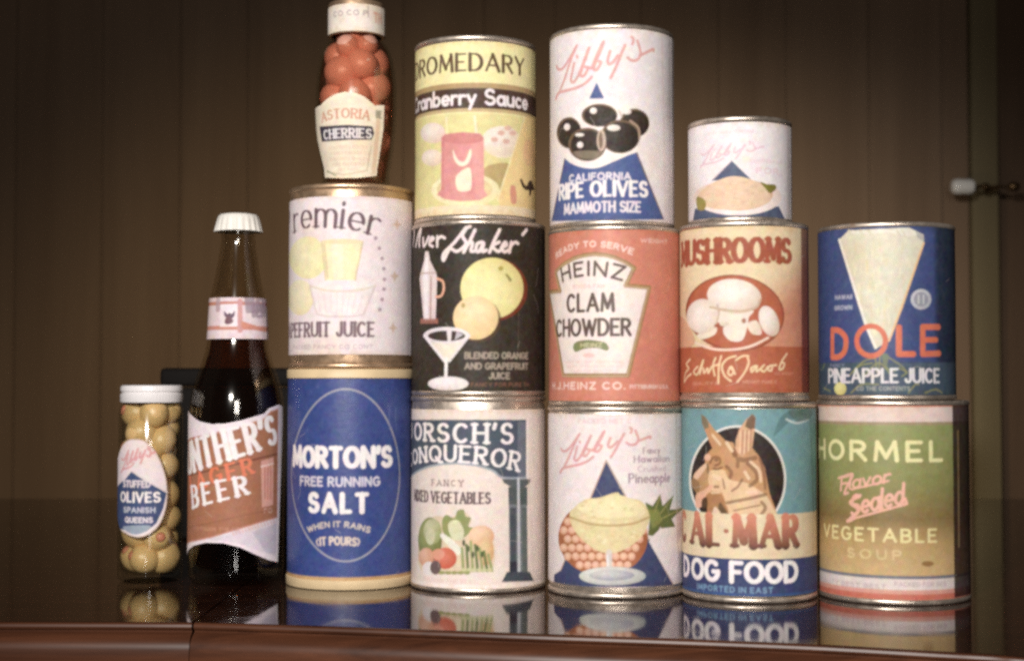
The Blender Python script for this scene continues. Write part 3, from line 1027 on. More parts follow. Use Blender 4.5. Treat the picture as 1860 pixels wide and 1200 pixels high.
# ---- mixed vegetables
def build_veg():
    ve = VEG
    t = ve.empty('vegetable_can')
    tag(t, 'mixed vegetables can on the table with arch and dark column label', 'can')
    can_shell(t, ve)
    L = Label(ve, C8, 3.2, ve.h * 1000 - 9, c(234, 216, 206))
    tint = c(232, 214, 198)
    dk = c(74, 82, 98)
    L.poly([(-40, 165), (600, 165), (600, 446), (490, 446), (440, 412), (360, 386), (250, 376), (150, 388), (80, 415), (48, 440), (-40, 470)], dk)
    L.poly([(560, 175), (600, 175), (600, 440), (560, 440)], c(104, 110, 124))
    L.line([(48, 438), (80, 414), (150, 388), (250, 376), (360, 386), (440, 412), (490, 446), (605, 446)], 11, c(160, 166, 176), smooth=True)
    L.line([(607, 160), (607, 450)], 10, c(244, 230, 226))
    L.text("DORSCH'S", 62, 540, 278, 96, BRIGHT, w=.2, thin=.13, vis=(1, 8), serif=True, gap=.26, rise=-16, grow=.1, pre=.25)
    L.text('CONQUEROR', 56, 566, 372, 84, BRIGHT, w=.2, thin=.13, vis=(1, 9), serif=True, gap=.24, bow=36, rise=-24, grow=.12)
    L.text('FANCY', 146, 300, 487, 32, c(132, 106, 104), w=.16, serif=True, gap=.5)
    L.text('MIXED VEGETABLES', 78, 432, 572, 58, c(98, 78, 80), w=.2, thin=.13, vis=(2, 16), gap=.2, serif=True)
    # column
    L.poly([(484, 452), (622, 452), (618, 470), (592, 492), (530, 492), (492, 470)], c(86, 94, 96))
    L.poly([(514, 490), (606, 490), (606, 580), (516, 580)], c(78, 86, 86))
    L.poly([(516, 575), (604, 575), (608, 905), (520, 905)], c(116, 122, 126))
    L.poly([(522, 590), (552, 590), (552, 900), (524, 900)], c(70, 76, 84))
    L.poly([(578, 590), (604, 590), (606, 900), (582, 900)], c(92, 100, 98))
    L.line([(563, 450), (566, 940)], 14, c(200, 200, 206))
    L.poly([(520, 850), (556, 850), (556, 910), (520, 910)], c(52, 52, 60))
    L.poly([(508, 900), (618, 900), (638, 945), (482, 950)], c(66, 72, 80))
    # vegetables
    L.poly([(80, 830), (85, 740), (110, 670), (165, 630), (230, 640), (300, 610), (335, 650), (330, 690), (400, 680), (440, 740), (440, 880), (330, 905), (150, 910), (95, 890)], c(224, 200, 170), smooth=True)
    L.ell(138, 745, 58, 108, c(112, 118, 66), c(150, 154, 96))
    L.ell(150, 705, 44, 62, c(158, 160, 106), c(202, 200, 158))
    L.ell(140, 730, 22, 40, c(206, 202, 164))
    L.poly([(195, 660), (215, 625), (255, 640), (270, 605), (300, 600), (310, 632), (335, 640), (322, 680), (345, 690), (300, 735), (250, 740), (205, 715)], c(140, 146, 88), smooth=True)
    L.poly([(225, 670), (270, 650), (300, 700), (290, 745), (245, 740)], c(214, 210, 172), smooth=True)
    L.poly([(188, 730), (210, 720), (285, 785), (275, 820), (250, 800)], c(232, 226, 210), smooth=True)
    L.ell(385, 728, 62, 52, c(222, 166, 126), c(238, 204, 172))
    L.ell(405, 800, 40, 70, c(212, 160, 112), c(232, 196, 150))
    L.ell(212, 835, 54, 52, c(196, 84, 62), c(222, 128, 104))
    L.ell(178, 815, 30, 26, c(226, 156, 126))
    L.ell(120, 830, 36, 46, c(216, 148, 116), c(232, 184, 156))
    L.ell(132, 885, 30, 34, c(232, 220, 216))
    L.ell(165, 880, 26, 34, c(106, 84, 84))
    for i in range(7):
        x = 292 + i * 21
        L.line([(x, 755 + abs(i - 2) * 16), (x + 6 + i * 2, 895)], 14, c(104, 116, 62) if i % 2 else c(150, 156, 96))
    for i in range(6):
        L.ell(300 + i * 25, 892, 12, 10, c(204, 196, 150))
    for i in range(5):
        L.ell(300 + i * 22, 760 + (i * 29) % 60, 7, 16, c(76, 84, 48))
    for i in range(5):
        L.ell(195 + i * 30, 905, 16, 9, c(150, 150, 90))
    L.micro(110, 360, 935, 955, c(222, 182, 176), w=5, seed=8)
    L.band(965, 985, c(244, 232, 226))
    L.line([(612, 450), (640, 948)], 4, c(214, 190, 176))
    L.line([(690, 120), (690, 980)], 7, c(206, 180, 158))
    for y in (300, 420, 520, 640, 830):
        L.ell(698, y, 6, 40, c(160, 132, 104), alpha=.7)
    L.build('paper_label', M_PAPER, t, seed=5)


# ---- ripe olives
def build_ripe():
    ve = RIPE
    t = ve.empty('ripe_olive_can')
    tag(t, 'tall white can with ripe black olives printed over a blue triangle', 'can')
    can_shell(t, ve, rim=.0005)
    L = Label(ve, D1, 3.2, ve.h * 1000 - 3.6, c(236, 225, 226))
    script(L, (95, 112, 655, 482), c(222, 164, 160), 17)
    bl = c(74, 90, 144)
    L.poly([(328, 380), (372, 472), (286, 472)], bl)
    L.poly([(150, 800), (555, 780), (710, 1165), (72, 1175)], bl)
    L.line([(150, 800), (72, 1175)], 8, c(130, 100, 100))
    L.line([(555, 780), (710, 1165)], 10, c(120, 104, 110))
    L.poly([(95, 640), (110, 590), (170, 565), (230, 560), (255, 505), (340, 488), (430, 510), (500, 512), (580, 535), (635, 600), (630, 660), (590, 720), (570, 770), (500, 800), (420, 835), (330, 870), (240, 865), (165, 830), (105, 760), (88, 700)], c(242, 230, 224), smooth=True)
    dk, br = c(42, 33, 27), c(110, 86, 66)
    for x, y, rx, ry, rot in ((545, 612, 84, 82, 20), (345, 568, 102, 66, 0), (172, 668, 72, 90, 0), (462, 690, 112, 96, 0), (275, 735, 108, 96, 0)):
        L.ell(x, y, rx, ry, br, rot=rot)
        L.ell(x + 4, y + 4, rx * .9, ry * .9, dk, c(58, 46, 38), rot=rot)
    L.ell(355, 712, 26, 62, c(196, 172, 152))
    L.ell(352, 712, 12, 48, c(120, 96, 76))
    L.poly([(200, 775), (360, 775), (330, 815), (240, 815)], c(128, 112, 92), smooth=True)
    for x, y, rx, ry in ((310, 542, 20, 18), (160, 635, 18, 20), (235, 738, 18, 18), (425, 640, 38, 18), (500, 548, 26, 16), (232, 680, 26, 10)):
        L.ell(x, y, rx, ry, c(224, 208, 196), c(244, 234, 228))
    L.line([(520, 600), (565, 640), (572, 700)], 14, c(170, 142, 120), smooth=True)
    L.line([(455, 540), (470, 575)], 12, c(206, 190, 180))
    L.text('CALIFORNIA', 172, 526, 940, 46, c(234, 222, 230), w=.21, gap=.2)
    L.text('RIPE OLIVES', 112, 622, 1034, 94, BRIGHT, w=.23, thin=.15, gap=.16)
    L.text('MAMMOTH SIZE', 142, 582, 1124, 66, c(236, 222, 228), w=.2, thin=.16, gap=.16)
    L.line([(700, 130), (720, 1150)], 8, c(226, 196, 184), alpha=.7)
    for i, y in enumerate(range(480, 1100, 24)):
        L.micro(722, 775, y, y + 10, c(186, 156, 138), w=4, seed=40 + i)
    L.build('paper_label', M_PAPER, t, seed=6, wr=.00018)


# ---- clam chowder
def build_chowder():
    ve = CHOW
    t = ve.empty('chowder_can')
    tag(t, 'salmon red clam chowder can with cream keystone label', 'can')
    can_shell(t, ve)
    L = Label(ve, D2, 3.2, ve.h * 1000 - 3.0, c(208, 126, 104))
    key = [(100, 345), (150, 298), (210, 264), (270, 246), (330, 238), (400, 244), (460, 260), (520, 288), (572, 322), (522, 428), (664, 440), (535, 972), (146, 972), (62, 470), (128, 462)]
    L.poly(key, c(238, 221, 214))
    L.line(key, 26, c(158, 120, 78), closed=True)
    L.line([(p[0] - 4, p[1] + 4) for p in key], 8, c(226, 196, 160), closed=True, alpha=.5)
    ink = c(92, 72, 64)
    L.text('HEINZ', 140, 505, 372, 96, ink, w=.19, thin=.17, bow=32, rise=-4, gap=.26)
    L.text('CLAM', 165, 458, 590, 118, ink, w=.19, thin=.16, gap=.2)
    L.text('CHOWDER', 102, 558, 736, 112, ink, w=.19, thin=.16, gap=.16)
    L.micro(205, 395, 420, 446, c(226, 170, 160), w=7, seed=9)
    L.poly([(205, 800), (225, 768), (290, 757), (350, 762), (400, 775), (420, 805), (405, 822), (350, 806), (270, 812), (222, 830)], c(126, 128, 82), smooth=True)
    L.text('HEINZ', 250, 380, 802, 28, c(214, 204, 160), w=.2)
    L.ell(300, 850, 36, 14, c(230, 178, 168), alpha=.7)
    for i, (a, b, y) in enumerate(((150, 510, 882), (165, 500, 908), (190, 480, 936))):
        L.micro(a, b, y, y + 18, c(228, 172, 164), w=6, seed=10 + i)
    pk = c(246, 208, 196)
    L.text('READY TO SERVE', 105, 562, 196, 40, pk, w=.21, bow=54, rise=6)
    L.micro(610, 772, 146, 172, pk, w=7, seed=14)
    L.text('H.J.HEINZ CO.', 80, 520, 1058, 48, pk, w=.2, gap=.24)
    L.text('PITTSBURGH U.S.A.', 545, 778, 1052, 25, pk, w=.2)
    L.build('paper_label', M_LITHO, t, seed=7)


# ---- crushed pineapple
def build_pineapple():
    ve = PINE
    t = ve.empty('pineapple_can')
    tag(t, 'white crushed pineapple can on the table under the red chowder', 'can')
    can_shell(t, ve)
    L = Label(ve, D3, 7.5, ve.h * 1000 - 5.2, c(236, 222, 220))
    nv = c(60, 66, 104)
    L.poly([(355, 338), (716, 1010), (78, 1010)], nv)
    L.line([(355, 338), (78, 1010)], 7, c(196, 160, 140))
    L.line([(355, 338), (716, 1010)], 8, c(190, 166, 150))
    L.micro(205, 490, 116, 144, c(222, 184, 186), w=6, seed=15)
    script(L, (112, 160, 590, 408), c(220, 162, 160), 14)
    pu = c(150, 118, 134)
    L.text('Fancy', 548, 640, 302, 34, pu, w=.17, thin=.1)
    L.text('Hawaiian', 500, 688, 348, 36, pu, w=.17, thin=.1)
    L.text('Crushed', 522, 668, 398, 32, c(190, 160, 170), w=.15, thin=.1)
    L.text('Pineapple', 472, 692, 458, 52, pu, w=.16, thin=.1)
    # crown of leaves
    for q in ([(560, 560), (600, 580), (640, 515), (652, 580), (712, 520), (690, 600), (760, 590), (700, 650), (720, 690), (640, 700), (600, 740), (575, 735), (585, 650)],):
        L.poly(q, c(96, 106, 54))
    L.poly([(575, 600), (630, 600), (650, 660), (600, 700), (585, 660)], c(132, 134, 70))
    for q in ([(610, 610), (640, 530)], [(640, 620), (705, 535)], [(640, 650), (740, 600)]):
        L.line(q, 8, c(148, 146, 84))
    L.poly([(580, 770), (625, 735), (640, 690), (660, 730), (695, 690), (700, 740), (760, 720), (740, 900), (705, 985)], c(236, 222, 222))
    # fruit
    L.ell(338, 748, 236, 205, c(168, 98, 62))
    for j in range(9):
        for i in range(12):
            x = 110 + i * 42 + (21 if j % 2 else 0)
            y = 572 + j * 46
            if ((x - 338) / 222) ** 2 + ((y - 748) / 190) ** 2 < 1:
                L.ell(x, y, 21, 22, c(206, 132, 96), c(242, 196, 168), hl=(0, -.2))
    L.poly([(80, 945), (150, 900), (190, 945), (340, 948), (560, 880), (700, 1010), (78, 1010)], nv)
    # dish
    L.poly([(163, 620), (185, 590), (245, 545), (320, 535), (410, 508), (440, 530), (540, 555), (582, 625), (575, 680), (540, 745), (470, 800), (385, 832), (300, 812), (215, 745), (172, 680)], c(226, 206, 156), smooth=True)
    L.poly([(200, 590), (260, 552), (330, 545), (415, 520), (530, 565), (560, 620), (480, 640), (300, 640)], c(236, 220, 172), smooth=True)
    for i in range(60):
        x, y = random.uniform(200, 550), random.uniform(555, 790)
        if ((x - 370) / 190) ** 2 + ((y - 660) / 150) ** 2 < 1:
            L.ell(x, y, 12, 7, c(240, 226, 184) if i % 2 else c(208, 184, 132), alpha=.5)
    L.line([(166, 640), (270, 675), (390, 684), (500, 672), (580, 640)], 12, c(190, 160, 110), smooth=True)
    L.line([(370, 825), (372, 920)], 30, c(214, 200, 190))
    L.line([(362, 840), (364, 910)], 8, BRIGHT)
    L.ell(388, 952, 176, 50, c(178, 178, 174), c(224, 220, 212))
    L.ell(385, 948, 120, 28, c(150, 148, 160), c(210, 206, 204))
    L.line([(724, 100), (728, 600), (745, 900), (790, 940)], 8, c(206, 180, 166), smooth=True)
    for i, y in enumerate(range(160, 900, 30)):
        L.micro(735, 770, y, y + 14, c(190, 164, 150), w=5, seed=60 + i)
    L.build('paper_label', M_PAPER, t, seed=8)


# ---- small can
def build_small():
    ve = SMALL
    t = ve.empty('small_can')
    tag(t, 'smallest white can with a plated mound, topping the mushroom can', 'can')
    can_shell(t, ve)
    L = Label(ve, D4, 2.2, ve.h * 1000 - 4.0, c(236, 226, 228), cell=.36)
    script(L, (275, 345, 870, 600), c(226, 190, 200), 16)
    for i, (a, b, y, hh) in enumerate(((350, 560, 255, 26), (600, 780, 240, 30), (740, 1040, 522, 36), (800, 1010, 600, 60))):
        L.micro(a, b, y, y + hh, c(224, 186, 192), w=9, seed=20 + i, alpha=.75)
    nv = c(78, 86, 114)
    L.poly([(570, 532), (760, 720), (380, 720)], nv)
    L.line([(570, 532), (400, 708)], 10, c(190, 170, 180))
    L.poly([(225, 985), (1010, 965), (1075, 1100), (200, 1130)], nv)
    L.ell(625, 880, 412, 172, c(232, 206, 196), c(244, 230, 226), hl=(0, .5))
    L.ell(620, 855, 335, 150, c(214, 176, 144))
    L.poly([(250, 860), (330, 780), (450, 715), (580, 680), (720, 700), (850, 760), (930, 850), (925, 920), (800, 975), (600, 995), (380, 985), (270, 930)], c(228, 194, 162), smooth=True)
    for i in range(70):
        x, y = random.uniform(280, 910), random.uniform(700, 975)
        if ((x - 600) / 320) ** 2 + ((y - 850) / 140) ** 2 < 1:
            L.ell(x, y, 22, 12, c(238, 208, 178) if i % 2 else c(210, 166, 140), alpha=.35)
    L.poly([(840, 735), (900, 755), (975, 760), (985, 800), (930, 840), (890, 800)], c(122, 114, 44), smooth=True)
    L.poly([(240, 880), (300, 890), (330, 940), (310, 1000), (250, 990)], c(152, 136, 72), smooth=True)
    L.line([(1095, 240), (1095, 1080)], 12, c(214, 186, 178), alpha=.7)
    L.build('paper_label', M_PAPER, t, seed=9)


# ---- mushrooms
def build_mushrooms():
    ve = MUSH
    t = ve.empty('mushroom_can')
    tag(t, 'cream and rust mushroom can between the dog food and the smallest can', 'can')
    can_shell(t, ve)
    red = c(180, 94, 64)
    L = Label(ve, D5, 6.0, ve.h * 1000 - 3.6, c(232, 208, 166))
    sa_, za_ = L.at(560, 330)
    sb_, zb_ = L.at(790, 700)

    def blush(Sx, Z):
        t_ = ((Sx - sa_) * (sb_ - sa_) + (Z - za_) * (zb_ - za_)) / ((sb_ - sa_) ** 2 + (zb_ - za_) ** 2)
        t_ = np.clip(t_ * 1.5 - .1, 0, 1)[..., None]
        t_ = t_ * t_ * (3 - 2 * t_)
        return c(230, 206, 166) * (1 - t_) + c(208, 138, 108) * t_
    L.blend(L.cover([(L.s0 - 1, L.z0), (L.s1 + 1, L.z0), (L.s1 + 1, L.z1), (L.s0 - 1, L.z1)]), blush)
    L.poly([(30, 640), (90, 660), (150, 800), (30, 830)], c(214, 150, 118), smooth=True, alpha=.7)
    L.band(818, 1120, red)
    L.ell(395, 612, 306, 238, c(150, 76, 52), rot=8)
    L.ell(395, 610, 294, 226, red, rot=8)
    L.poly([(60, 740), (160, 820), (300, 880), (60, 880)], c(214, 150, 112), smooth=False, alpha=.0)
    w0, w1 = c(214, 190, 168), c(244, 232, 224)
    L.poly([(300, 600), (500, 595), (480, 640), (470, 700), (440, 780), (370, 785), (325, 740), (320, 690), (285, 660)], c(232, 216, 200), smooth=True)
    L.poly([(165, 745), (275, 700), (270, 745), (190, 775)], c(232, 214, 192), smooth=True)
    L.poly([(470, 680), (530, 660), (560, 740), (500, 740)], c(228, 206, 186), smooth=True)
    L.ell(605, 662, 58, 98, w0, w1, rot=-20)
    L.ell(390, 508, 168, 108, w0, w1, hl=(-.2, -.3), rot=6)
    L.ell(195, 632, 98, 108, w0, w1, hl=(-.2, -.1))
    L.line([(240, 575), (400, 600), (520, 580), (550, 530)], 14, c(196, 168, 140), smooth=True)
    L.line([(285, 560), (295, 620), (270, 700)], 10, c(198, 170, 146), smooth=True)
    L.ell(450, 660, 14, 16, c(170, 112, 86))
    L.ell(300, 690, 34, 12, c(160, 86, 60))
    L.ell(330, 680, 30, 14, c(222, 200, 182))
    L.line([(150, 795), (260, 835), (390, 838), (500, 815), (600, 765)], 15, c(238, 206, 186), smooth=True)
    L.text('MUSHROOMS', 98, 748, 302, 160, c(166, 82, 58), w=.24, thin=.15, vis=(1, 9), gap=.10, serif=True)
    cr = c(238, 202, 158)
    sg = [[(118, 900), (95, 930), (110, 955), (90, 985), (82, 1040), (100, 1010), (125, 990)], [(165, 945), (140, 975), (160, 995), (178, 960), (200, 905), (178, 990)],
          [(200, 955), (205, 985), (225, 955), (230, 985), (250, 945)], [(275, 890), (260, 940), (270, 1000)], [(262, 940), (300, 930)], [(310, 880), (296, 940), (292, 1050)],
          [(400, 880), (350, 895), (315, 940), (330, 1000), (370, 1035)], [(365, 950), (385, 975), (368, 1000), (352, 980), (372, 945), (395, 990)],
          [(470, 880), (480, 920), (455, 980), (410, 1040)], [(400, 905), (440, 880), (478, 878)],
          [(520, 940), (495, 955), (500, 978), (530, 940), (528, 975), (555, 955)], [(575, 935), (555, 960), (575, 975), (598, 945)], [(610, 940), (598, 962), (618, 970), (625, 940), (610, 940), (650, 935)],
          [(715, 865), (685, 910), (668, 960), (690, 955), (700, 925), (680, 920)]]
    for q in sg:
        L.line(q, 12, cr, smooth=True)
    L.micro(135, 290, 1040, 1060, c(222, 160, 130), w=6, seed=27)
    L.micro(440, 655, 1030, 1050, c(222, 160, 130), w=6, seed=28)
    L.micro(640, 760, 980, 996, c(222, 160, 130), w=6, seed=29)
    # dark red right side: label colour and side shading painted together
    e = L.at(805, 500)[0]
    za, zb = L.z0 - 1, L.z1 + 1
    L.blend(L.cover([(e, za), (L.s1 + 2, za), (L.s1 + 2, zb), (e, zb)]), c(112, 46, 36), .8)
    L.build('paper_label', M_PAPER, t, seed=10)


# ---- dog food
def build_dog():
    ve = DOG
    t = ve.empty('dog_food_can')
    tag(t, 'dog food can with tan dog portrait on teal label, on the table', 'can')
    can_shell(t, ve)
    L = Label(ve, D6, 4.6, ve.h * 1000 - 4.2, c(114, 154, 160))
    E = [(306 + 224 * cos(a), 410 + 252 * sin(a)) for a in np.linspace(0, 2 * pi, 60)[:-1]]
    L.poly(E, c(228, 222, 214))
    E = [(306 + 214 * cos(a), 410 + 242 * sin(a)) for a in np.linspace(0, 2 * pi, 60)[:-1]]
    L.poly(E, c(46, 34, 30))
    tan, lt, bw = c(194, 142, 98), c(228, 190, 148), c(120, 76, 48)
    L.crop = (1240, 740, 6.0)
    L.poly([(205, 70), (250, 100), (300, 170), (345, 235), (400, 290), (480, 370), (430, 450), (330, 450), (290, 360), (260, 280), (215, 170)], tan)
    L.poly([(205, 70), (250, 100), (285, 160), (290, 215), (245, 235), (212, 160)], c(126, 112, 88))
    L.poly([(760, 66), (795, 110), (785, 230), (765, 390), (740, 520), (640, 545), (572, 470), (580, 350), (620, 230), (690, 130)], c(214, 164, 128))
    L.poly([(760, 66), (795, 110), (785, 225), (740, 240), (680, 205), (700, 130)], c(116, 86, 62))
    for x in (648, 692, 735):
        L.line([(x + 10, 250), (x, 505)], 16, c(166, 112, 88), alpha=.8)
    for x in (622, 670, 715):
        L.line([(x + 10, 260), (x, 490)], 14, c(236, 196, 162), alpha=.8)
    L.poly([(340, 425), (470, 360), (555, 380), (585, 480), (650, 530), (760, 440), (825, 520), (892, 650), (920, 800), (945, 930), (1015, 1120), (1015, 1185), (300, 1185), (272, 1000), (330, 905), (255, 960), (205, 1080), (152, 1088), (140, 1005), (160, 935), (108, 862), (95, 800), (140, 735), (250, 605), (240, 530), (300, 470)], tan)
    L.poly([(300, 690), (450, 680), (500, 770), (580, 800), (700, 820), (800, 880), (905, 950), (1000, 1120), (1000, 1185), (500, 1185), (470, 1040), (430, 930), (330, 905), (300, 860), (280, 780)], lt, smooth=True)
    L.poly([(140, 735), (250, 605), (290, 640), (285, 760), (235, 860), (165, 935), (108, 862), (95, 800)], c(190, 142, 98))
    L.poly([(125, 730), (245, 610), (262, 650), (150, 790)], c(230, 186, 156), smooth=True)
    L.poly([(100, 790), (140, 770), (190, 830), (175, 920), (120, 880)], c(150, 110, 72), smooth=True)
    L.poly([(155, 940), (235, 895), (330, 830), (300, 930), (235, 1000), (205, 1080), (155, 1086), (142, 1010)], c(228, 172, 142), smooth=True)
    L.poly([(255, 960), (320, 915), (420, 950), (480, 1060), (490, 1185), (290, 1185), (270, 1050)], c(172, 120, 78), smooth=True)
    L.poly([(390, 1185), (400, 1040), (440, 1060), (500, 1185)], c(104, 76, 52), smooth=True)
    L.poly([(325, 1185), (350, 1080), (400, 1120), (420, 1185)], c(232, 196, 168), smooth=True)
    L.poly([(215, 1000), (265, 975), (270, 1080), (215, 1080)], c(84, 58, 40), smooth=True)
    L.line([(300, 600), (340, 540), (400, 545), (410, 600), (360, 630)], 26, bw, smooth=True, alpha=.75)
    L.line([(340, 660), (380, 670), (430, 650)], 22, bw, smooth=True, alpha=.8)
    L.ell(372, 568, 24, 18, c(134, 96, 64))
    L.ell(275, 540, 34, 36, c(230, 178, 148))
    L.line([(275, 620), (280, 700)], 30, c(122, 92, 68), alpha=.8)
    L.poly([(530, 470), (570, 440), (600, 520), (560, 540)], c(140, 92, 58), smooth=True)
    for q, w in (([(600, 560), (680, 570), (790, 545)], 50), ([(600, 600), (600, 640)], 40), ([(710, 610), (790, 690), (810, 780), (735, 850)], 42), ([(480, 640), (530, 700), (520, 760)], 40),
                 ([(490, 1035), (640, 1005), (780, 975), (900, 945)], 36), ([(540, 905), (600, 860), (650, 780)], 24), ([(350, 860), (390, 860)], 30), ([(860, 1030), (900, 1090), (850, 1170)], 36),
                 ([(840, 560), (880, 700), (900, 880)], 30), ([(560, 1120), (700, 1090), (840, 1060)], 18), ([(440, 780), (460, 880)], 20)):
        L.line(q, w, bw, smooth=len(q) > 2, alpha=.7)
    for q, w in (([(740, 590), (830, 680), (850, 800)], 30), ([(680, 700), (720, 770)], 34), ([(700, 920), (800, 920)], 30), ([(340, 740), (400, 770)], 44), ([(320, 925), (400, 925)], 20), ([(480, 380), (540, 470)], 34), ([(330, 300), (410, 400)], 30)):
        L.line(q, w, c(240, 208, 172), smooth=len(q) > 2, alpha=.75)
    L.crop = D6
    L.band(570, 778, c(230, 208, 172))
    zb, zt = L.at(306, 726)[1], L.at(306, 580)[1]

    def shade_letters(Sx, Z):
        tt = np.clip((Z - zb) / (zt - zb), 0, 1)[..., None] ** .7
        return c(92, 58, 48) * (1 - tt) + c(214, 132, 104) * tt
    L.text('CAL*MAR', 86, 592, 726, 146, shade_letters, w=.28, thin=.13, vis=(1, 7), gap=.2, serif=True, pre=.3)
    L.band(778, 955, c(56, 64, 108))
    L.text('DOG FOOD', 94, 586, 892, 102, BRIGHT, w=.23, thin=.19, vis=(1, 8), gap=.12, pre=.2)
    L.text('IMPORTED IN EAST', 120, 470, 934, 28, c(120, 156, 186), w=.2, gap=.3)
    L.band(938, 970, c(56, 84, 140))
    # paper crease at the upper right, its shade and bright ridge painted
    L.poly([(505, 120), (560, 92), (630, 110), (560, 130), (500, 185), (470, 210)], c(84, 116, 116), alpha=.7, smooth=True)
    L.line([(530, 130), (580, 148), (632, 130)], 9, c(196, 210, 206), smooth=True)
    L.poly([(540, 90), (640, 82), (640, 125), (580, 140)], c(86, 104, 96), alpha=.7, smooth=True)
    L.line([(640, 90), (655, 560)], 8, c(92, 122, 116))
    L.build('paper_label', M_PAPER, t, seed=11, wr=.00016)


# ---- pineapple juice
def build_juice():
    ve = JUICE
    t = ve.empty('pineapple_juice_can')
    tag(t, 'navy pineapple juice can with cream beam, topping the vegetable soup', 'can')
    can_shell(t, ve)
    L = Label(ve, D7, 3.4, ve.h * 1000 - 3.2, c(62, 75, 124))
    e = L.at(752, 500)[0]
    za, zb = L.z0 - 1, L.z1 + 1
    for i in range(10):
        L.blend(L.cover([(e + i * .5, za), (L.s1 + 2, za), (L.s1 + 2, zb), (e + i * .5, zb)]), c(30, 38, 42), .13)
    L.poly([(183, 185), (240, 128), (600, 112), (690, 155), (692, 205), (480, 800), (405, 842), (345, 705)], c(216, 209, 186))
    L.poly([(240, 128), (600, 112), (690, 155), (600, 165), (480, 140), (350, 150), (265, 150)], c(226, 222, 206))
    for x in (240, 310, 360, 530, 560):
        L.line([(x, 128), (x + 20, 160)], 12, c(212, 204, 180))
    L.poly([(640, 130), (690, 155), (692, 205), (650, 165)], c(160, 160, 160), alpha=.7)
    L.line([(183, 185), (345, 705), (402, 838)], 15, c(240, 234, 222))
    L.line([(690, 205), (560, 590), (482, 795)], 12, c(232, 188, 140))
    for i in range(80):
        tt = random.random()
        y = 180 + tt * 560
        x0, x1 = 200 + (y - 180) * .29, 685 - (y - 180) * .345
        x = random.uniform(x0 + 20, x1 - 20)
        L.line([(x, y), (x + random.uniform(-8, 8), y + random.uniform(20, 70))], 9, c(240, 230, 196) if i % 2 else c(214, 198, 150), alpha=.4)
    # leaves and ground
    L.band(925, 1130, c(66, 82, 100))
    gr = c(140, 140, 92)
    for q in ([(265, 985), (330, 920), (400, 900)], [(450, 880), (470, 960), (520, 975)], [(470, 890), (560, 950), (585, 990)], [(400, 900), (410, 985)], [(430, 870), (420, 1000)],
              [(240, 1010), (300, 950), (380, 930)], [(540, 960), (590, 985), (560, 1010)], [(255, 1110), (320, 1060), (420, 1060)], [(600, 1110), (640, 1060), (660, 1060)], [(700, 1110), (760, 1090), (800, 1110)],
              [(95, 935), (85, 965)], [(90, 1080), (130, 1100)], [(330, 1010), (420, 930), (500, 1010)]):
        L.line(q, 10, gr, smooth=len(q) > 2, alpha=.8)
    L.poly([(440, 880), (480, 880), (470, 940), (450, 940)], c(110, 120, 96), smooth=True)
    L.ell(190, 1085, 36, 40, c(196, 186, 112), c(230, 220, 146))
    og = c(216, 110, 82)
    L.line([(142, 730), (142, 895)], 34, og)
    L.line([(142, 732), (180, 734), (218, 770), (224, 815), (212, 865), (180, 893), (142, 894)], 34, og, smooth=True)
    L.line([(375 + 86 * cos(a), 797 + 90 * sin(a)) for a in np.linspace(0, 2 * pi, 40)[:-1]], 30, og, closed=True)
    L.line([(542, 715), (542, 876), (628, 876)], 34, og)
    L.line([(780, 712), (685, 712), (685, 876), (782, 872)], 34, og)
    L.line([(685, 790), (765, 790)], 32, og)
    L.micro(130, 215, 935, 955, c(150, 156, 190), w=6, seed=33)
    L.micro(540, 790, 935, 950, c(110, 124, 140), w=5, seed=34)
    L.text('PINEAPPLE JUICE', 118, 788, 1052, 86, c(226, 220, 224), w=.18, thin=.14, gap=.15)
    L.micro(285, 610, 1072, 1098, c(180, 180, 170), w=6, seed=35)
    L.ell(675, 545, 62, 62, c(176, 176, 186), c(204, 202, 206))
    L.ell(675, 545, 44, 44, c(150, 150, 162))
    L.line([(660, 520), (660, 570)], 8, c(206, 204, 206))
    L.line([(690, 520), (690, 570)], 8, c(206, 204, 206))
    L.text('HAWAII', 158, 262, 546, 28, c(176, 178, 196), w=.24)
    L.text('GROWN', 154, 262, 610, 28, c(172, 174, 192), w=.24)
    L.build('paper_label', M_LITHO, t, seed=12)


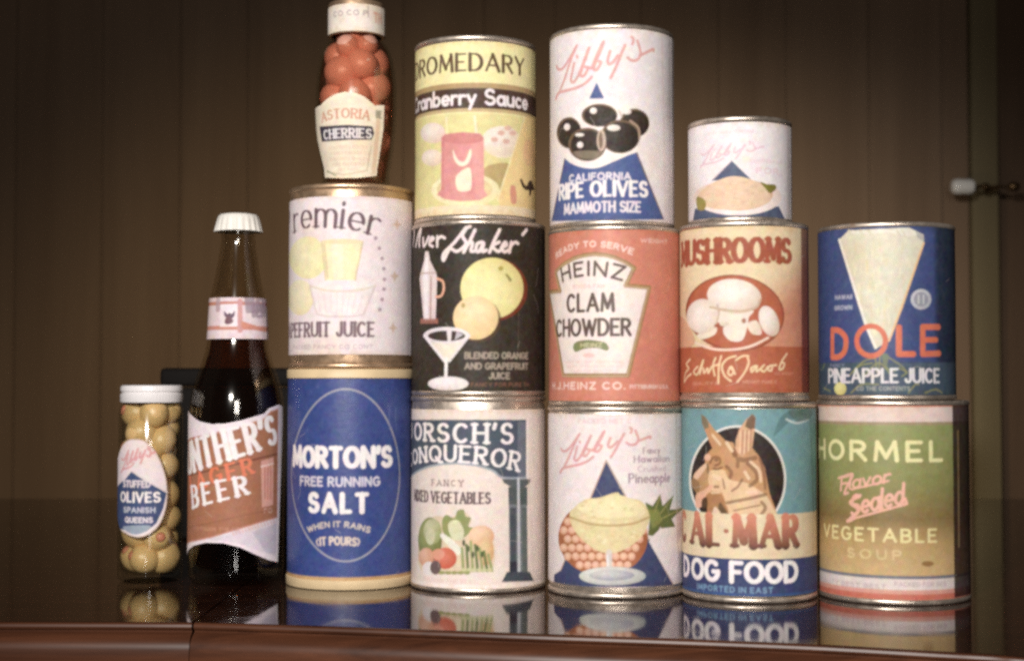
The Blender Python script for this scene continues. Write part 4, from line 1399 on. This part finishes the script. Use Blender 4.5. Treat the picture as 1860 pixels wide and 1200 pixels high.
# ---- vegetable soup
def build_soup():
    ve = SOUP
    t = ve.empty('soup_can')
    tag(t, 'green to tan vegetable soup can at the right end, on the table', 'can')
    can_shell(t, ve)
    L = Label(ve, D8, 3.4, ve.h * 1000 - 3.2, c(186, 152, 98))
    xm = (ve.pc - D8[0]) * D8[2]
    zs = [L.at(xm, y)[1] for y in (165, 420, 580, 690, 820)]
    cs = [c(144, 150, 92), c(138, 136, 80), c(134, 108, 64), c(184, 150, 98), c(200, 166, 114)]

    def grad(Sx, Z):
        o = np.empty(Z.shape + (3,))
        for k in range(3):
            o[..., k] = np.interp(Z, zs[::-1], [q[k] for q in cs][::-1])
        return o
    L.blend(L.cover([(L.s0 - 1, zs[-1] - 1), (L.s1 + 1, zs[-1] - 1), (L.s1 + 1, zs[0]), (L.s0 - 1, zs[0])]), grad)
    L.band(60, 92, c(200, 110, 92))
    L.band(92, 160, c(226, 202, 194))
    L.band(158, 172, c(160, 140, 110))
    L.band(828, 842, c(112, 112, 124))
    L.band(842, 890, c(222, 206, 200))
    L.band(890, 908, c(214, 150, 136))
    L.band(908, 934, c(198, 106, 88))
    L.band(934, 960, c(228, 208, 190))
    cr = c(232, 222, 162)
    L.text('HORMEL', 44, 582, 332, 88, cr, w=.2, thin=.17, gap=.3)
    pk = c(232, 172, 150)
    L.line([(130, 402), (150, 396), (190, 386), (165, 440), (155, 470), (170, 466)], 11, pk, smooth=True)
    L.text('Flavor', 172, 352, 440, 64, pk, w=.15, vis=(1, 6), rise=34, slant=.28, gap=.1)
    L.line([(185, 452), (345, 414)], 8, pk)
    L.line([(222, 478), (180, 508), (215, 540), (185, 575), (168, 590)], 14, pk, smooth=True)
    L.text('Sealed', 222, 414, 540, 92, pk, w=.14, vis=(1, 6), rise=46, slant=.28, gap=.1)
    L.line([(178, 590), (205, 575), (425, 515), (418, 490)], 10, pk)
    L.text('VEGETABLE', 66, 556, 682, 58, c(228, 212, 150), w=.19, thin=.16, gap=.3)
    L.text('SOUP', 166, 404, 757, 42, c(214, 186, 132), w=.2, gap=.45)
    L.ell(515, 775, 26, 12, c(150, 108, 62))
    L.micro(50, 335, 856, 876, c(170, 150, 158), w=4, seed=38, alpha=.7)
    L.micro(370, 595, 856, 876, c(170, 150, 158), w=4, seed=39, alpha=.7)
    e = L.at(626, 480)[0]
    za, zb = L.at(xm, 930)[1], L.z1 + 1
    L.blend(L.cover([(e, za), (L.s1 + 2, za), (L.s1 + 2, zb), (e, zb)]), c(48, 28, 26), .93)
    L.line([(646, 200), (650, 700)], 12, c(150, 122, 84), alpha=.7)
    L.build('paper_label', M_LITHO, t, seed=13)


def pack(start, radii, rfun, zlo, zhi, n_it=500, floor_r=0.0):
    P = np.array(start, float)
    R = np.array(radii, float)
    for it in range(n_it):
        D = P[:, None] - P[None]
        L = np.sqrt((D ** 2).sum(-1)) + 1e-9
        ov = np.maximum(0, (R[:, None] + R[None]) * .985 - L)
        np.fill_diagonal(ov, 0)
        P += (D / L[..., None] * ov[..., None]).sum(1) * .32
        P[:, 2] -= .00002
        rad = np.hypot(P[:, 0], P[:, 1]) + 1e-9
        lim = np.maximum(.0005, np.array([float(rfun(z)) for z in P[:, 2]]) - R)
        k = np.minimum(1, lim / rad)
        P[:, 0] *= k
        P[:, 1] *= k
        P[:, 2] = np.clip(P[:, 2], zlo + R, zhi - R * .6)
    return P


# ---- jar of stuffed olives
def build_olive_jar():
    ve = OLIVEJAR
    t = ve.empty('olive_jar')
    tag(t, 'slim glass jar of stuffed olives with white ribbed cap', 'jar')
    r, h = ve.r, ve.h
    zc = ve.hit(ve.pc, 731)[1] / 1000           # cap's lower edge
    lathe('glass', [(0, .0), (r - .004, .0), (r - .001, .0015), (r, .004), (r, zc - .006), (r - .0015, zc - .003), (r - .003, zc - .001), (r - .003, h - .003),
                    (r - .005, h - .003), (r - .005, zc - .003), (r - .0022, zc - .006), (r - .002, .009), (r - .005, .006), (0, .0055)], M_GLASS, t, sharp=60)
    rc = r - .0012
    lathe('cap', [(0, h), (rc - .0016, h), (rc - .0004, h - .0006), (rc, h - .0016), (rc, h - .0042), (rc - .0008, h - .0050), (rc - .0008, h - .0056), (rc + .0002, h - .0064),
                  (rc + .0002, zc + .0008), (rc - .0003, zc), (rc - .0018, zc), (rc - .0018, h - .002), (0, h - .002)], M_WHITE, t,
          rfun=lambda rr, z, a: rr * (1 + .0035 * sin(a * 60)) if rr > rc - .0002 else rr, n=240)
    M = [(150, 268), (195, 278), (240, 325), (272, 400), (286, 480), (280, 560), (252, 630), (205, 672), (155, 682), (110, 665), (88, 640), (76, 560), (74, 480), (76, 380), (92, 310), (118, 276)]
    L = Label(ve, C2, ve.hit(ve.pc, 985)[1], ve.hit(ve.pc, 785)[1], c(234, 218, 222), half=80, cell=.34)
    L.line(M, 10, c(196, 170, 150), smooth=True, closed=True)
    L.poly([(40, 500), (80, 470), (112, 438), (140, 402), (200, 442), (283, 490), (268, 560), (240, 622), (200, 655), (155, 665), (110, 650), (40, 640)], c(60, 74, 116))
    L.line([(140, 404), (200, 444), (283, 492)], 7, c(226, 208, 210))
    script(L, (96, 300, 236, 410), c(222, 160, 164), 8)
    L.text('STUFFED', 102, 216, 474, 30, c(224, 212, 220), w=.22)
    L.text('OLIVES', 92, 258, 536, 42, BRIGHT, w=.24, thin=.16)
    L.text('SPANISH', 104, 236, 580, 24, c(200, 196, 210), w=.22)
    L.text('QUEENS', 110, 226, 622, 24, c(226, 214, 220), w=.24)
    L.poly([(104, 636), (215, 632), (180, 664), (135, 666)], c(150, 160, 176), smooth=True)
    L.build('paper_label', M_PAPER, t, mask=L.pts(M, True, True), wrap=False, lift=.0004, seed=14, wr=.00003)

    # the olives themselves
    bm = bmesh.new()
    bmesh.ops.create_uvsphere(bm, u_segments=28, v_segments=18, radius=1)
    for v in bm.verts:
        k = 1 - .06 * v.co.z ** 2
        v.co.x *= k
        v.co.y *= k
        if v.co.z > .9:
            v.co.z = .9 - (v.co.z - .9) * .8
    me_o = bpy.data.meshes.new('olive')
    bm.to_mesh(me_o)
    bm.free()
    bm = bmesh.new()
    bmesh.ops.create_uvsphere(bm, u_segments=18, v_segments=10, radius=.34)
    for v in bm.verts:
        v.co.z = .86 + v.co.z * .45
    me_p = bpy.data.meshes.new('pimento')
    bm.to_mesh(me_p)
    bm.free()
    first = [None]

    def olive(x, y, z, rad, lng, axis, name_root=t):
        """axis: the way the stuffed end points, in the jar's own frame"""
        from mathutils import Vector, Matrix
        q = Vector(axis).normalized().to_track_quat('Z', 'Y')
        Mw = Matrix.Translation((ve.cx, ve.cy, ve.z0)) @ Matrix.Rotation(ve.rot, 4, 'Z')
        if first[0] is None:
            o = link('stuffed_olive', me_o, M_OLIVE, None, True, 0)
            p = link('pimento', me_p, M_PIM, o, True, 0)
            tag(o, 'green olive stuffed with red pimento packed in the slim jar', 'olive', 'stuffed olives in the jar')
            first[0] = (o, p)
        else:
            o = first[0][0].copy()
            COL.objects.link(o)
            p = first[0][1].copy()
            COL.objects.link(p)
            p.parent = o
        o.matrix_world = Mw @ Matrix.Translation((x, y, z)) @ q.to_matrix().to_4x4() @ Matrix.Diagonal((rad, rad, lng, 1))

    ri = r - .0022
    spots = []
    front = [(140, 215, 60, 50, (-.9, -.2, .2)), (222, 188, 60, 48, (.2, .6, 1)), (316, 215, 48, 52, (.6, .3, .8)), (255, 298, 58, 48, (.8, .4, .5)), (318, 372, 48, 54, (.3, .8, 1)),
             (318, 488, 48, 50, (.4, .9, -.4)), (275, 585, 56, 48, (.8, .5, .3)), (312, 655, 50, 58, (.3, .5, 1)), (238, 725, 66, 54, (.30, -1, .05)), (140, 785, 66, 54, (-1, -.2, .3)),
             (300, 790, 52, 52, (.7, .3, .7)), (150, 665, 62, 46, (-.7, .4, .2)), (120, 330, 56, 48, (-1, .2, .4)), (120, 440, 56, 50, (-.6, .6, .5)), (200, 400, 60, 50, (.3, .6, .6)),
             (200, 505, 60, 50, (0, .7, .6)), (110, 555, 56, 50, (-.8, .4, .4)), (215, 605, 60, 48, (.3, .8, .2))]
    for x, y, rx, ry, ax in front:
        px, py = C2[0] + x / C2[2], C2[1] + y / C2[2]
        rad = .0104 * (.92 + .16 * random.random())
        off = (px - ve.pc) * ve.D / F * .93
        yy = -sqrt(max(0, (ri - rad * 1.06) ** 2 - off ** 2))
        z = ve.z0 + EYE + ray(px, py)[2] / ray(px, py)[1] * (ve.D + yy)
        spots.append((off, yy, z, rad, ax))
    nf = len(spots)
    for q in range(14):
        a = random.uniform(.3, pi - .3)
        spots.append((.009 * cos(a), .009 * sin(a), .012 + (zc - .022) * (q + .5) / 14, random.uniform(.0088, .0102), (cos(a + 1), sin(a + 1), random.uniform(-.6, .8))))
    P = pack([q[:3] for q in spots], [q[3] for q in spots], lambda z: ri, .006, zc - .001)
    for (x, y, z), q in zip(P, spots):
        olive(x, y, z, q[3] * random.uniform(.97, 1.03), q[3] * random.uniform(1.04, 1.16), q[4])


# ---- beer bottle
def build_beer():
    ve = BEER
    t = ve.empty('beer_bottle')
    tag(t, 'capped beer bottle with brown slanted label and neck band', 'bottle')
    r, h = ve.r, ve.h

    def Z(py, w=0):
        v = ray(ve.pc, py)
        return EYE + v[2] / hypot(v[0], v[1]) * (ve.D - w / 175 * ve.r) - ve.z0

    def Rp(w):
        return w / 175 * ve.r
    # outline read down the bottle: (photo y, width in photo pixels)
    out = [(412, 62), (424, 66), (432, 62), (446, 64), (470, 72), (500, 82), (540, 100), (575, 106), (612, 109), (640, 118), (662, 132), (682, 148), (704, 162), (728, 171), (752, 175), (1030, 175)]
    pr = [(Rp(w), max(.012, Z(y))) for y, w in out]
    zb = .004
    prof = [(0, .0025), (r * .7, .0015), (r * .84, .0), (r * .93, .0008), (r * .985, zb)] + [(a, b) for a, b in pr[::-1]]
    inner = [(max(.004, a - .0026), b) for a, b in pr]
    inner[-1] = (r - .0026, .014)
    prof += inner + [(r * .8, .009), (0, .011)]
    lathe('glass', prof, M_BEERGLASS, t, sharp=70, n=128)
    fill = 560
    liq = [(a - .0028, b) for (y, w), (a, b) in zip(out, pr) if y > fill]
    liq[-1] = (r - .0028, .0145)
    lathe('beer', [(0, liq[0][1])] + liq + [(r * .78, .0105), (0, .0115)], M_BEER, t, sharp=70, n=128)
    # crown cap
    rt, rs = Rp(74), Rp(88)
    zt, zl = Z(385, 74), Z(417, 88)
    pc = [(0, zt + .0002), (rt * .7, zt), (rt * .93, zt - .0006), (rt * 1.02, zt - .0022), (rt * 1.06, zt - .0045), (rs, zl), (rs - .0008, zl), (rt * .98, zt - .005), (rt * .9, zt - .0025), (0, zt - .0022)]
    lathe('crown_cap', pc, M_CROWN, t, n=252, sharp=60,
          rfun=lambda rr, z, a: rr * (1 + .032 * sin(a * 21) * min(1, max(0, (zt - .003 - z) / .004))))

    # body label
    Mk = [(376, 148), (392, 172), (420, 194), (470, 206), (530, 204), (600, 190), (660, 172), (692, 162), (712, 140), (752, 124), (768, 135), (768, 210), (758, 500), (748, 786), (712, 778), (650, 752), (590, 724), (520, 706), (450, 704), (400, 716), (376, 736), (340, 760), (340, 120)]
    L = Label(ve, C2, ve.hit(ve.pc, 1030)[1], ve.hit(ve.pc, 722)[1], c(236, 220, 226), half=88, cell=.36)
    br = c(166, 106, 78)
    L.poly([(330, 285), (384, 268), (470, 250), (600, 215), (692, 186), (718, 156), (748, 146), (744, 596), (600, 640), (470, 680), (380, 700), (330, 712)], br)
    L.line([(330, 285), (384, 268), (470, 250), (600, 215), (692, 186), (718, 156), (748, 146), (744, 596), (600, 640), (470, 680), (330, 712)], 7, c(196, 130, 112))
    L.text("GUNTHER'S", 396, 748, 352, 122, BRIGHT, w=.2, thin=.1, vis=(2, 9), rise=116, serif=True, gap=.27, grow=-.04)
    L.line([(380, 422), (560, 378), (744, 332)], 7, c(122, 72, 54))
    L.text('LAGER', 412, 652, 450, 66, c(234, 124, 90), w=.22, thin=.12, vis=(1, 5), rise=66, serif=True, gap=.4)
    L.text('BEER', 392, 632, 534, 84, BRIGHT, w=.22, thin=.1, rise=62, serif=True, gap=.42, grow=-.1)
    L.poly([(678, 362), (730, 345), (728, 545), (682, 556)], c(220, 158, 142))
    for x in (694, 706, 718):
        L.line([(x, 380), (x, 520)], 5, c(190, 110, 92))
    L.line([(680, 385), (728, 372)], 8, c(236, 196, 186))
    L.micro(690, 725, 560, 580, c(224, 180, 164), w=5, seed=80)
    L.line([(380, 640), (740, 560)], 5, c(146, 90, 66), alpha=.8)
    L.micro(400, 590, 640, 655, c(200, 140, 116), w=5, seed=81)
    # pale lower field with a grey wash
    L.poly([(450, 692), (600, 650), (742, 606), (740, 760), (680, 742), (600, 712), (520, 696)], c(206, 194, 208), alpha=.6)
    L.poly([(640, 660), (742, 622), (740, 750), (700, 745)], c(176, 168, 186), alpha=.5)
    for i in range(14):
        x = 560 + i * 13
        L.line([(x, 660 - i * 4), (x + 5, 672 - i * 4)], 6, c(220, 180, 176))
    L.line([(768, 130), (760, 500), (748, 786)], 14, BRIGHT)
    L.build('paper_label', M_PAPER, t, mask=L.pts(Mk, True, False), wrap=False, lift=.0003, seed=15, wr=.00003)

    # neck label
    y0, y1 = 540, 615
    ra, rb = Rp(102), Rp(110)
    za, zb2 = Z(y0, 102), Z(y1, 110)
    nv = Vessel(383, 491, y0, y1)
    nv.cx, nv.cy, nv.D, nv.rot, nv.z0, nv.pc = ve.cx, ve.cy, ve.D, ve.rot, 0, ve.pc
    nv.r = (ra + rb) / 2
    N = Label(nv, C1, zb2 * 1000, za * 1000, c(228, 208, 216), half=110, cell=.34)
    N.band(562, 582, c(198, 128, 112))
    N.band(694, 716, c(206, 140, 126))
    N.poly([(662, 578), (768, 574), (768, 698), (662, 700)], c(238, 224, 232))
    N.line([(768, 560), (768, 720)], 6, c(206, 150, 150))
    N.poly([(680, 612), (700, 632), (712, 622), (722, 632), (742, 610), (738, 642), (716, 664), (700, 656), (684, 640)], c(96, 70, 96))
    N.line([(706, 655), (700, 672), (716, 668)], 7, c(120, 84, 100))
    N.micro(636, 660, 590, 620, c(170, 140, 150), w=6, seed=90)
    N.micro(790, 905, 604, 628, c(150, 130, 146), w=7, seed=91)
    N.micro(830, 905, 634, 652, c(150, 130, 146), w=7, seed=92)
    N.poly([(775, 668), (905, 712), (905, 730), (775, 705)], c(206, 136, 120))
    N.build('neck_label', M_PAPER, t, wrap=True, seed=16, wr=.00003,
            rfun=lambda z: rb + (ra - rb) * (z - zb2) / (za - zb2) + .0001)


# ---- cherries
def build_cherries():
    ve = CHERRY
    t = ve.empty('cherry_jar')
    tag(t, 'tall jar of red cherries standing on the grapefruit juice can', 'jar')

    def Z(py, w=0):
        v = ray(ve.pc, py)
        return EYE + v[2] / hypot(v[0], v[1]) * (ve.D - w / 148 * ve.r) - ve.z0

    def Rp(w):
        return w / 148 * ve.r
    out = [(58, 86), (66, 85), (74, 92), (84, 110), (94, 122), (108, 132), (130, 141), (160, 147), (200, 148), (240, 144), (280, 134), (312, 123)]
    pr = [(Rp(w), Z(y)) for y, w in out]
    rb = pr[-1][0]
    zcap = Z(58, 100)
    ztop = Z(-4, 100)
    prof = [(0, .001), (rb * .8, .0), (rb * .94, .0008), (rb, .003)] + pr[::-1] + [(pr[0][0], ztop - .006)]
    inn = [(a - .0022, b) for a, b in pr]
    prof += [(pr[0][0] - .0022, ztop - .006)] + inn + [(rb - .003, .006), (0, .0065)]
    lathe('glass', prof, M_GLASS, t, sharp=70, n=128)
    sy = [(a - .0024, b) for a, b in pr]
    lathe('syrup', [(0, .0068), (rb - .0034, .0068)] + sy[::-1] + [(0, sy[0][1])], M_SYRUP, t, sharp=70, n=96)
    rc = Rp(102)
    lathe('cap', [(0, ztop), (rc - .002, ztop), (rc - .0004, ztop - .0006), (rc, ztop - .002), (rc, zcap + .0008), (rc - .0004, zcap), (rc - .002, zcap), (rc - .002, ztop - .0035), (0, ztop - .0035)], M_TIN_WARM, t)
    cv = Vessel(597, 697, 0, 58, GRAPE)
    cv.cx, cv.cy, cv.D, cv.rot, cv.z0, cv.pc, cv.r = ve.cx, ve.cy, ve.D, ve.rot, ve.z0, ve.pc, rc
    N = Label(cv, C3, zcap * 1000 + .6, Z(7, 100) * 1000, c(234, 222, 210), half=110, cell=.34)
    N.micro(365, 575, 62, 98, c(158, 138, 148), w=13, seed=95, alpha=.9)
    N.line([(578, 40), (578, 110)], 6, c(160, 140, 150))
    N.micro(610, 660, 80, 150, c(222, 166, 150), w=12, seed=96)
    N.build('cap_band', M_PAPER, t, seed=17, wr=.00003)

    zs = np.array([b for a, b in pr[::-1]])
    rs = np.array([a for a, b in pr[::-1]])

    def rf(z):
        return np.interp(z, zs, rs)
    lv = Vessel(573, 721, 160, 325, GRAPE)
    lv.cx, lv.cy, lv.D, lv.rot, lv.z0, lv.pc = ve.cx, ve.cy, ve.D, ve.rot, ve.z0, ve.pc
    lv.r = Rp(140)
    Mk = [(258, 688), (300, 656), (340, 615), (385, 588), (440, 574), (500, 582), (550, 604), (590, 640), (612, 660), (668, 658), (668, 800), (656, 1000), (648, 1094), (480, 1110), (285, 1106), (268, 900), (245, 690)]
    L = Label(lv, C3, ve.hit(ve.pc, 322)[1], ve.hit(ve.pc, 164)[1], c(240, 226, 200), half=80, cell=.34)
    L.poly([(240, 690), (300, 668), (380, 612), (440, 596), (510, 606), (570, 645), (640, 676), (640, 1090), (240, 1100)], c(236, 220, 196))
    L.text('ASTORIA', 300, 585, 738, 62, c(206, 148, 122), w=.2, thin=.12, bow=14, gap=.2, serif=True)
    L.poly([(286, 790), (450, 780), (600, 790), (614, 832), (600, 872), (450, 872), (290, 884)], c(62, 52, 66))
    L.text('CHERRIES', 305, 600, 860, 60, c(238, 228, 230), w=.2, thin=.13, gap=.2, serif=True)
    for i, (a, b, y) in enumerate(((330, 580, 905), (340, 590, 940), (330, 590, 975), (340, 570, 1008), (380, 520, 1042))):
        L.micro(a, b, y, y + 20, c(216, 180, 160), w=6, seed=100 + i)
    L.line([(600, 910), (580, 1060), (420, 1085), (300, 1070)], 8, c(190, 170, 140), alpha=.8)
    L.poly([(625, 690), (650, 700), (640, 1080), (612, 1080)], c(222, 182, 150), alpha=.7)
    L.micro(618, 655, 690, 740, c(120, 130, 110), w=9, seed=110)
    L.line([(300, 1060), (360, 1090)], 9, c(150, 150, 120))
    L.build('paper_label', M_PAPER, t, mask=L.pts(Mk, True, False), wrap=False, seed=18, wr=.00003, lift=.0004, rfun=rf)

    bm = bmesh.new()
    bmesh.ops.create_uvsphere(bm, u_segments=28, v_segments=20, radius=1)
    for v in bm.verts:
        if v.co.z > .8:
            v.co.z -= (v.co.z - .8) * 1.2
        v.co.x *= 1 + .05 * sin(v.co.y * 3)
    me = bpy.data.meshes.new('cherry')
    bm.to_mesh(me)
    bm.free()
    first = [None]
    from mathutils import Matrix, Euler

    def cherry(x, y, z, rad):
        Mw = Matrix.Translation((ve.cx, ve.cy, ve.z0)) @ Matrix.Rotation(ve.rot, 4, 'Z')
        if first[0] is None:
            o = link('cherry', me, M_CHERRY, None, True, 0)
            tag(o, 'round red cherry packed inside the tall capped jar', 'cherry', 'cherries in the jar')
            first[0] = o
        else:
            o = first[0].copy()
            COL.objects.link(o)
        e = Euler((random.uniform(-.8, .8), random.uniform(-.8, .8), random.uniform(0, 6)))
        o.matrix_world = Mw @ Matrix.Translation((x, y, z)) @ e.to_matrix().to_4x4() @ Matrix.Diagonal((rad, rad, rad * .96, 1))

    fr = [(345, 375, 84), (475, 440, 92), (640, 425, 92), (325, 560, 86), (490, 600, 88), (660, 620, 90), (430, 285, 62), (560, 300, 64), (330, 740, 86), (480, 770, 86), (650, 800, 90),
          (345, 900, 84), (500, 940, 84), (650, 965, 84), (400, 1040, 78), (570, 1050, 78), (500, 225, 54), (730, 520, 84), (725, 720, 84), (715, 890, 80)]
    pts_, rad_ = [], []
    for x, y, rd in fr:
        px, py = C3[0] + x / C3[2], C3[1] + y / C3[2]
        rad = rd / C3[2] * ve.D / F * 1.22
        zz = EYE + ray(px, py)[2] / ray(px, py)[1] * (ve.D - .012) - ve.z0
        off = (px - ve.pc) * ve.D / F
        pts_.append((off, -sqrt(max(0, .015 ** 2 - off ** 2)), zz))
        rad_.append(rad)
    for q in range(7):
        pts_.append((random.uniform(-.008, .008), random.uniform(-.01, .004), Z(62 + 8 * q)))
        rad_.append(random.uniform(.0072, .0086))
    for q in range(13):
        a = random.uniform(-.1, pi + .1)
        pts_.append((.012 * cos(a), .012 * sin(a), .014 + (Z(120) - .02) * (q + .5) / 13))
        rad_.append(random.uniform(.0088, .0102))
    for (x, y, z), rad in zip(pack(pts_, rad_, lambda z: rf(z) - .0023, .0066, Z(58)), rad_):
        cherry(x, y, z, rad)


# ------------------------------------------------------------------ the table
def build_table():
    edge = [on_table(*p) for p in ((0, 1128), (180, 1128), (352, 1129), (600, 1136), (950, 1149), (1300, 1161), (1500, 1169), (1803, 1188), (1860, 1193))]
    x0, y0 = edge[0]
    edge = [(-1.5, y0 + .02), (-.8, y0 + .005)] + edge
    xa, ya = edge[-1]
    edge += [(xa + .25, ya - .05), (1.3, ya - .10)]
    yb = on_table(20, 905)[1]
    seam_x = on_table(352, 1129)[0]
    t = empty('table', (0, 1.35, -.75))
    tag(t, 'dark polished mahogany table with moulded front edge', 'table')
    prof = [(0, 0), (.0012, -.0003), (.0022, -.0012), (.0026, -.0025), (.0022, -.0038), (.0008, -.0046), (.0008, -.0056), (.0024, -.0064), (.0050, -.0082), (.0072, -.0112), (.0082, -.0150),
            (.0084, -.0200), (.0084, -.0300), (.006, -.0340), (0, -.0345)]

    def leaf(pts, name):
        bm = bmesh.new()
        P = []
        for (ax, ay), (bx, by) in zip(pts[:-1], pts[1:]):
            m = max(2, int((bx - ax) / .012))
            P += [[ax + (bx - ax) * q / m, ay + (by - ay) * q / m] for q in range(m)]
        P.append(list(pts[-1]))
        for _ in range(12):
            P = [P[0]] + [[p[0], (o[1] + 2 * p[1] + q[1]) / 4] for o, p, q in zip(P[:-2], P[1:-1], P[2:])] + [P[-1]]
        nrm = []
        for i in range(len(P)):
            a, b = P[max(0, i - 1)], P[min(len(P) - 1, i + 1)]
            dx, dy = b[0] - a[0], b[1] - a[1]
            l = hypot(dx, dy)
            nrm.append((dy / l, -dx / l))
        rows = []
        for (px, py), (nx, ny) in zip(P, nrm):
            rows.append([bm.verts.new((px + nx * o, py + ny * o - 1.35, z + .75)) for o, z in prof])
        for A, B in zip(rows[:-1], rows[1:]):
            for i in range(len(prof) - 1):
                f = bm.faces.new((A[i], A[i + 1], B[i + 1], B[i]))
                f.material_index = 1 if i >= 1 else 0
        tb = [bm.verts.new((p[0], yb - 1.35, .75)) for p in P]
        tf = [bm.verts.new(r_[0].co) for r_ in rows]
        bb = [bm.verts.new((p[0], yb - 1.35, .75 - .0345)) for p in P]
        n = len(P)
        for i in range(n - 1):
            bm.faces.new((tf[i], tf[i + 1], tb[i + 1], tb[i]))
            bm.faces.new((tb[i], tb[i + 1], bb[i + 1], bb[i]))
            bm.faces.new((bb[i], bb[i + 1], rows[i + 1][-1], rows[i][-1]))
        for i in (0, n - 1):
            bm.faces.new(rows[i] + [bb[i], tb[i]])
        return from_bm(name, bm, [M_TABLE, M_EDGE], t, True, 28)
    k = [i for i, p in enumerate(edge) if abs(p[0] - seam_x) < 1e-6][0]
    left = edge[:k] + [(seam_x - .0007, edge[k][1])]
    right = [(seam_x + .0007, edge[k][1] + .0006)] + edge[k + 1:]
    leaf(left, 'tabletop')
    leaf(right, 'tabletop')
    for lx, ly in ((-1.35, .98), (1.15, .88), (-1.35, 1.72), (1.15, 1.72)):
        b = box('leg', (lx - .03, lx + .03, ly - 1.35 - .03, ly - 1.35 + .03, 0, .7155), M_EDGE, t, bevel=.004)
    box('apron', (-1.3, 1.1, 1.70 - 1.35, 1.72 - 1.35, .64, .7150), M_EDGE, t, bevel=.002)


# ------------------------------------------------------------------ the room end behind
WALL_Y = 2.30


def build_back():
    fl = box('floor', (-3, 3, -1.5, 3.2, -.80, -.75), M_FLOOR, bevel=0)
    fl['kind'] = 'structure'
    x_door = on_plane(1712, 400, WALL_Y)[0]
    x_c0 = on_plane(1768, 600, WALL_Y)[0]
    x_c1 = on_plane(1817, 600, WALL_Y)[0]
    bm = bmesh.new()
    xs = [x_door]
    for wd in [.112, .128, .104, .12, .133, .11, .125] * 4:
        xs.append(xs[-1] - wd)
    for a, b in zip(xs[1:], xs[:-1]):
        box_bm(bm, a + .0003, b - .0003, WALL_Y, WALL_Y + .02, -.75, 1.7)
    bmesh.ops.bevel(bm, geom=[e for e in bm.edges if abs(e.verts[0].co.z - e.verts[1].co.z) > 1], offset=.0016, segments=2, affect='EDGES')
    box_bm(bm, xs[-1], x_door - .0005, WALL_Y + .021, WALL_Y + .10, -.75, 1.7)
    w = from_bm('wall', bm, M_WALL)
    w.location = (0, 0, 0)
    tag(w, 'brown boarded wall behind the stacked cans', 'wall')
    # cupboard with dark recess and post
    d = empty('door', (x_c0, WALL_Y, -.75))
    tag(d, 'dark wooden door with lighter post at the right of the wall', 'door')
    oy = WALL_Y
    box('panel', (x_c1 - x_c0 + .002, 1.6 - x_c0, .03, .06, 0, 2.45), M_DOOR, d, bevel=.003)
    box('recess', (x_door - x_c0 + .001, -.001, .008, .05, 0, 2.45), M_WALL, d, bevel=.003)
    box('post', (0, x_c1 - x_c0, -.001, .05, 0, 2.45), M_CASING, d, bevel=.002)
    # knob on a spindle
    kx, _, kz = on_plane(1748, 339, WALL_Y - .06)
    k = empty('bolt', (kx, WALL_Y - .06, kz))
    tag(k, 'small white bolt knob with brass spindle on the dark door', 'door bolt')

    def rod(name, x0, x1, prof, m, y=0.0):
        o = lathe(name, prof, m, k, n=32)
        o.rotation_euler = (0, pi / 2, 0)
        o.location = (x0, y, 0)
        return o
    rod('knob', -.017, 0, [(0, 0), (.007, .0006), (.0105, .004), (.0118, .010), (.0112, .018), (.0118, .027), (.0095, .033), (.006, .035), (0, .035)], M_KNOB)
    rod('spindle', .018, 0, [(0, 0), (.003, 0), (.003, .012), (.005, .013), (.006, .017), (.005, .021), (.0022, .022), (.0022, .050), (.005, .052), (.007, .057), (.007, .062), (.005, .067), (0, .067)], M_BRASS)
    b = lathe('bracket', [(0, 0), (.004, 0), (.004, .06), (0, .06)], M_BRASS, k, n=24)
    b.rotation_euler = (-pi / 2, 0, 0)
    b.location = (.055, .003, 0)


def build_dark_box():
    # a dark flat-topped case standing on the table, half hidden by the jar and the bottle
    yy = 1.34
    xl, _, zt = on_plane(292, 668, yy)
    xr = on_plane(600, 668, yy)[0]
    t = empty('dark_case', ((xl + xr) / 2, yy + .05, 0))
    tag(t, 'plain black case on the table behind the olive jar and bottle', 'case')
    w = (xr - xl) / 2
    box('body', (-w, w, -.05, .05, 0, zt - .017), M_DARK, t, bevel=.004)
    box('lid', (-w - .001, w + .001, -.051, .051, zt - .0165, zt), M_DARK, t, bevel=.004)


build_back()
build_table()
build_dark_box()
for fn in (build_salt, build_grapefruit, build_veg, build_shaker, build_cranberry, build_pineapple, build_chowder, build_ripe,
           build_dog, build_mushrooms, build_small, build_soup, build_juice, build_olive_jar, build_beer, build_cherries):
    fn()
for nm, ve in list(globals().items()):
    if isinstance(ve, Vessel):
        print('VESSEL', nm, 'd=%.1f mm h=%.1f mm at (%.3f, %.3f, %.3f)' % (ve.r * 2000, ve.h * 1000, ve.cx, ve.cy, ve.z0))
